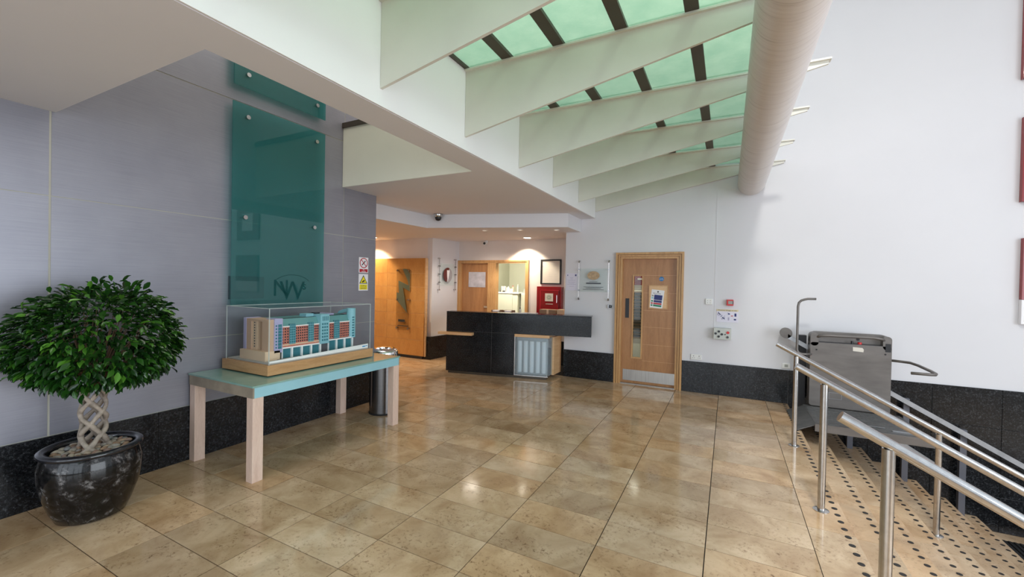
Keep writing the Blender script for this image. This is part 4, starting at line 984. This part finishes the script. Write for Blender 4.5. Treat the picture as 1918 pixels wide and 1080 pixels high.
# leaves: folded pointed blades
def leaf_verts(L_, W_):
    pts = [(0, 0, 0)]
    for u, wd_ in ((.22, .62), (.5, 1.0), (.78, .6)): pts += [(u*L_, -wd_*W_/2, .10*W_), (u*L_, 0, -.04*W_-.14*L_*u*u), (u*L_, wd_*W_/2, .10*W_)]
    pts.append((L_, 0, -.20*L_)); return pts
LF = [(0, 1, 2), (0, 2, 3), (1, 4, 5, 2), (2, 5, 6, 3), (4, 7, 8, 5), (5, 8, 9, 6), (7, 10, 8), (8, 10, 9)]
leaf_me = bpy.data.meshes.new('leaf'); leaf_me.from_pydata(leaf_verts(.062, .029), [], LF); leaf_me.materials.append(M['leaf'])
for f in leaf_me.polygons: f.use_smooth = True
leaves = []
camp = Vector((0, 0, 1.6))
def crown(a_, el):
    # lumpy half dome: flat-ish bottom, domed top
    bump_ = 1+.07*math.sin(3*a_+1)*math.cos(2*el)+.05*math.sin(7*a_+el*5)
    rz = .40 if el > 0 else .28
    return Vector((CX+.35*bump_*math.cos(a_)*math.cos(el), CY+.425*bump_*math.sin(a_)*math.cos(el), CZ+rz*bump_*math.sin(el)))
for k in range(3700):
    a_ = rng.uniform(0, 2*PI); el = math.asin(rng.uniform(-.93, 1)); s_ = rng.uniform(.72, 1.03)**.7
    if rng.random() < .10: s_ *= rng.uniform(1.0, 1.12)
    c = Vector((CX, CY, CZ)); p_ = c+(crown(a_, el)-c)*s_
    if p_.x < -4.17: p_.x = -4.17+rng.uniform(0, .06)
    outd = (p_-c); outd.z *= .6; outd.normalize()
    d = (outd+Vector((rng.gauss(0, .45), rng.gauss(0, .45), rng.gauss(-.45, .35)))).normalized()
    up_ = (Vector((0, 0, 1))+Vector((rng.gauss(0, .4), rng.gauss(0, .4), 0))+outd*.5)
    side = up_.cross(d)
    if side.length < .05: continue
    side.normalize(); nrm = d.cross(side)
    sc = rng.uniform(.75, 1.25)
    mt = Matrix(((d.x*sc, side.x*sc, nrm.x*sc, p_.x), (d.y*sc, side.y*sc, nrm.y*sc, p_.y), (d.z*sc, side.z*sc, nrm.z*sc, p_.z), (0, 0, 0, 1)))
    if (mt @ Vector((.052, 0, -.01))).x < -4.19: continue
    leaves.append(((p_-camp).length-(.3 if s_ > .93 else 0), mt))
leaves.sort(key=lambda q: q[0])
inv = Matrix.Translation((-PX, -PY, 0))
for _, mt in leaves[:298]:
    o = bpy.data.objects.new('leaf', leaf_me); COL.objects.link(o); o.parent = pt; o.matrix_local = inv @ mt
V, F = [], []; lv = [Vector(q) for q in leaf_verts(.062, .029)]
for _, mt in leaves[298:]:
    b0 = len(V); m2 = inv @ mt; V += [tuple(m2 @ q) for q in lv]; F += [tuple(b0+i for i in f) for f in LF]
me = bpy.data.meshes.new('foliage'); me.from_pydata(V, [], F); me.materials.append(M['leaf'])
for f in me.polygons: f.use_smooth = True
fo = bpy.data.objects.new('foliage', me); COL.objects.link(fo); fo.parent = pt; stuff(fo)
# pebbles on the soil
pms = []
for k in range(5):
    bm = bmesh.new(); bmesh.ops.create_icosphere(bm, subdivisions=2, radius=1)
    for v_ in bm.verts: v_.co *= 1+.10*math.sin(3*v_.co.x+k)+.08*math.cos(4*v_.co.y+2*k)
    me = bpy.data.meshes.new('pebble'); bm.to_mesh(me); bm.free(); me.materials.append(M['pebble'])
    for f in me.polygons: f.use_smooth = True
    pms.append(me)
placed = []; tries = 0
while len(placed) < 78 and tries < 6000:
    tries += 1
    a_ = rng.uniform(0, 2*PI); r_ = .185*math.sqrt(rng.random()); x, y = PX+r_*math.cos(a_), PY+r_*math.sin(a_)
    if any((x-q[0])**2+(y-q[1])**2 < .029**2 for q in placed): continue
    placed.append((x, y)); o = bpy.data.objects.new('pebble', pms[tries % 5]); COL.objects.link(o)
    o.location = (x, y, .437+rng.uniform(0, .006)); o.scale = (rng.uniform(.020, .029), rng.uniform(.015, .020), rng.uniform(.011, .016)); o.rotation_euler = (rng.uniform(-.3, .3), rng.uniform(-.3, .3), rng.uniform(0, PI))
    tag(o, 'smooth rounded pebble among the stones covering the soil in the black plant pot', 'pebble', 'pebbles in the plant pot')

# ------------------------------------------------------------------ handrails
def handrail(y, label, nposts):
    t_ = thing('handrail', label, 'handrail', (.64, y, 0))
    zr = lambda x: 1.030-.549*(x-.465)
    end = 3.02
    MB().tube([(.465, y, zr(.465)), (end, y, zr(end)), (end+.25, y, zr(end)-.02)], .0245, 20).build('rail', 'stainless', t_, smooth=True)
    for x, zb in ((.638, 0), (1.731, -.1512*4), (2.56, -.1512*7))[:nposts]:
        MB().cyl((x, y, zb), (x, y, zr(x)-.02), .0235, 20).build('post', 'stainless', t_, smooth=True)
        MB().lathe([(0, 0), (.05, 0), (.05, .004), (.03, .008), (0, .008)], (x, y, zb), 24).build('base_plate', 'stainless', t_, smooth=True)
handrail(5.152, 'stainless steel stair handrail farthest from the camera, next to the platform lift', 3)
handrail(3.746, 'stainless steel stair handrail in the middle of the three', 3)
handrail(2.375, 'stainless steel stair handrail nearest the camera with its post cut by the picture edge', 3)

# ------------------------------------------------------------------ platform lift and its guide rails
gr = thing('lift_guide_rail', 'silver sloping guide rails on posts along the dark stair wall', 'rail', (1.9, 6.85, -.6))
uz = lambda x: .345-.574*(x-1.862)
lz = lambda x: -.28-.64*(x-2.0)
MB().prism([(.74, uz(.74)), (3.6, uz(3.6)), (3.6, uz(3.6)-.062), (.74, uz(.74)-.062)], 6.80, 6.86, 'y').build('upper_rail', 'galvanised', gr)
MB().prism([(.98, lz(.98)), (3.3, lz(3.3)), (3.3, lz(3.3)-.05), (.98, lz(.98)-.05)], 6.80, 6.85, 'y').build('lower_rail', 'galvanised', gr)
MB().tube([(.72, 6.80, 1.0), (.72, 6.88, 1.0)], .07, 24).build('end_wheel', 'lift_grey', gr, smooth=True)
for i, (x, zb) in enumerate(((.93, 0), (1.454, -.1512*2-.151), (2.0, -.1512*4-.151), (2.52, -.1512*6-.151))):
    zt_ = uz(x)-.0
    if i == 0: MB().box((.86, 6.87, .0), (.96, 6.95, .98), .002).build('post', 'black', gr)
    else: MB().box((x-.03, 6.862, zb), (x+.03, 6.92, zt_+.01), .002).build('post', 'post_grey', gr)
lf_ = thing('platform_lift', 'dark grey wheelchair platform lift parked at the top of the steps', 'lift', (1.37, 6.6, .1))
MB().rbox((.965, 6.60, .11), (1.775, 6.78, .925), .03).build('housing', 'lift_grey', lf_, smooth=True)
MB().rbox((.965, 6.70, .80), (1.775, 6.781, 1.055), .075).build('back_panel', 'lift_grey', lf_, smooth=True)
for x0, x1 in ((.965, 1.05), (1.69, 1.775)): MB().rbox((x0, 6.60, .88), (x1, 6.78, 1.045), .04).build('side_cheek', 'lift_grey', lf_, smooth=True)
MB().tube([(1.03, 6.62, .99), (1.07, 6.585, 1.012), (1.15, 6.575, 1.02), (1.60, 6.575, 1.025), (1.67, 6.585, 1.015), (1.71, 6.62, .995)], .017, 12).build('grab_bar', 'lift_grey', lf_, smooth='all')
MB().box((1.05, 6.605, .925), (1.69, 6.70, .929)).build('shelf', 'dark_grey', lf_)
MB().cyl((1.40, 6.64, .927), (1.40, 6.64, .965), .012, 12).build('joystick', 'black', lf_); MB().cyl((1.475, 6.64, .927), (1.475, 6.64, .955), .021, 16).build('stop_button', 'bright_red', lf_)
MB().cyl((1.47, 6.69, .985), (1.47, 6.70, .985), .016, 14).build('key_switch', 'black', lf_)
MB().prism([(1.40, .895), (1.495, .890), (1.508, .87), (1.505, .838), (1.402, .845)], 6.597, 6.60, 'y').build('sticker', 'paper_cream', lf_)
MB().box((1.715, 6.596, .86), (1.765, 6.60, .96)).build('indicator_strip', 'black', lf_)
for x in (1.03, 1.715): MB().cyl((x, 6.596, .83), (x, 6.60, .83), .010, 10).build('screw_cap', 'black', lf_)
pn = MB()
for a_, b_, c_, d_ in ((1.17, 1.173, .22, .30), (1.30, 1.303, .22, .30), (1.173, 1.30, .22, .223), (1.173, 1.30, .297, .30)): pn.box((a_, 6.597, c_), (b_, 6.60, d_))
pn.build('access_panel', 'galvanised', lf_)
dkz = .075
MB().box((.905, 5.70, .045), (1.875, 6.64, .10), .003).build('platform', 'deck_grey', lf_)
MB().box((.895, 5.69, .03), (1.885, 5.703, .112)).build('edge_strip', 'lift_grey', lf_)
MB().prism([(.905, .098), (.905, .088), (.735, .004), (.725, .010)], 5.72, 6.6, 'y').build('boarding_flap', 'deck_grey', lf_)
dg_ = MB()
for i in range(11): dg_.box((.93, 5.78+i*.075, .10), (1.86, 5.788+i*.075, .1035))
stuff(dg_.build('deck_ribs', 'deck_grey', lf_))
MB().box((1.60, 5.85, .10), (1.80, 5.89, .106)).box((1.42, 5.93, .10), (1.56, 5.96, .106)).build('grip_tape', 'galvanised', lf_)
y = 6.55
MB().tube([(.99, 6.62, .765), (.90, y, .765)]+[(.87+.055*math.cos(a), y, .82+.055*math.sin(a)) for a in (-PI/2, -PI*.7, -PI*.85, PI)]+[(.815, y, 1.38)]+[(.895+.08*math.cos(a), y, 1.39+.08*math.sin(a)) for a in (PI*.85, PI*.7, PI*.55)]+[(.915, y, 1.478), (1.005, y, 1.48)], .0145, 12).build('raised_arm', 'lift_grey', lf_, smooth='all')
MB().tube([(1.77, 6.64, .76), (1.86, 6.60, .76), (1.93, 6.55, .76), (1.955, 6.40, .755), (1.965, 6.10, .745), (1.96, 5.95, .74), (1.935, 5.89, .74), (1.90, 5.875, .74), (1.74, 5.87, .74)], .0155, 12).build('lowered_arm', 'lift_grey', lf_, smooth='all')

# ------------------------------------------------------------------ ribbed black mat at the foot of the steps
mt_ = thing('entrance_mat', 'black ribbed entrance mat on the lower floor at the bottom right', 'mat', (3.6, 5.8, -1.2))
MB().box((2.705, 3.6, -1.2), (4.4, 6.76, -1.186)).build('mat_base', 'rubber', mt_)
rb = MB()
for i in range(36): rb.box((2.72+i*.046, 3.62, -1.186), (2.742+i*.046, 6.74, -1.174))
stuff(rb.build('ribs', 'rubber', mt_))
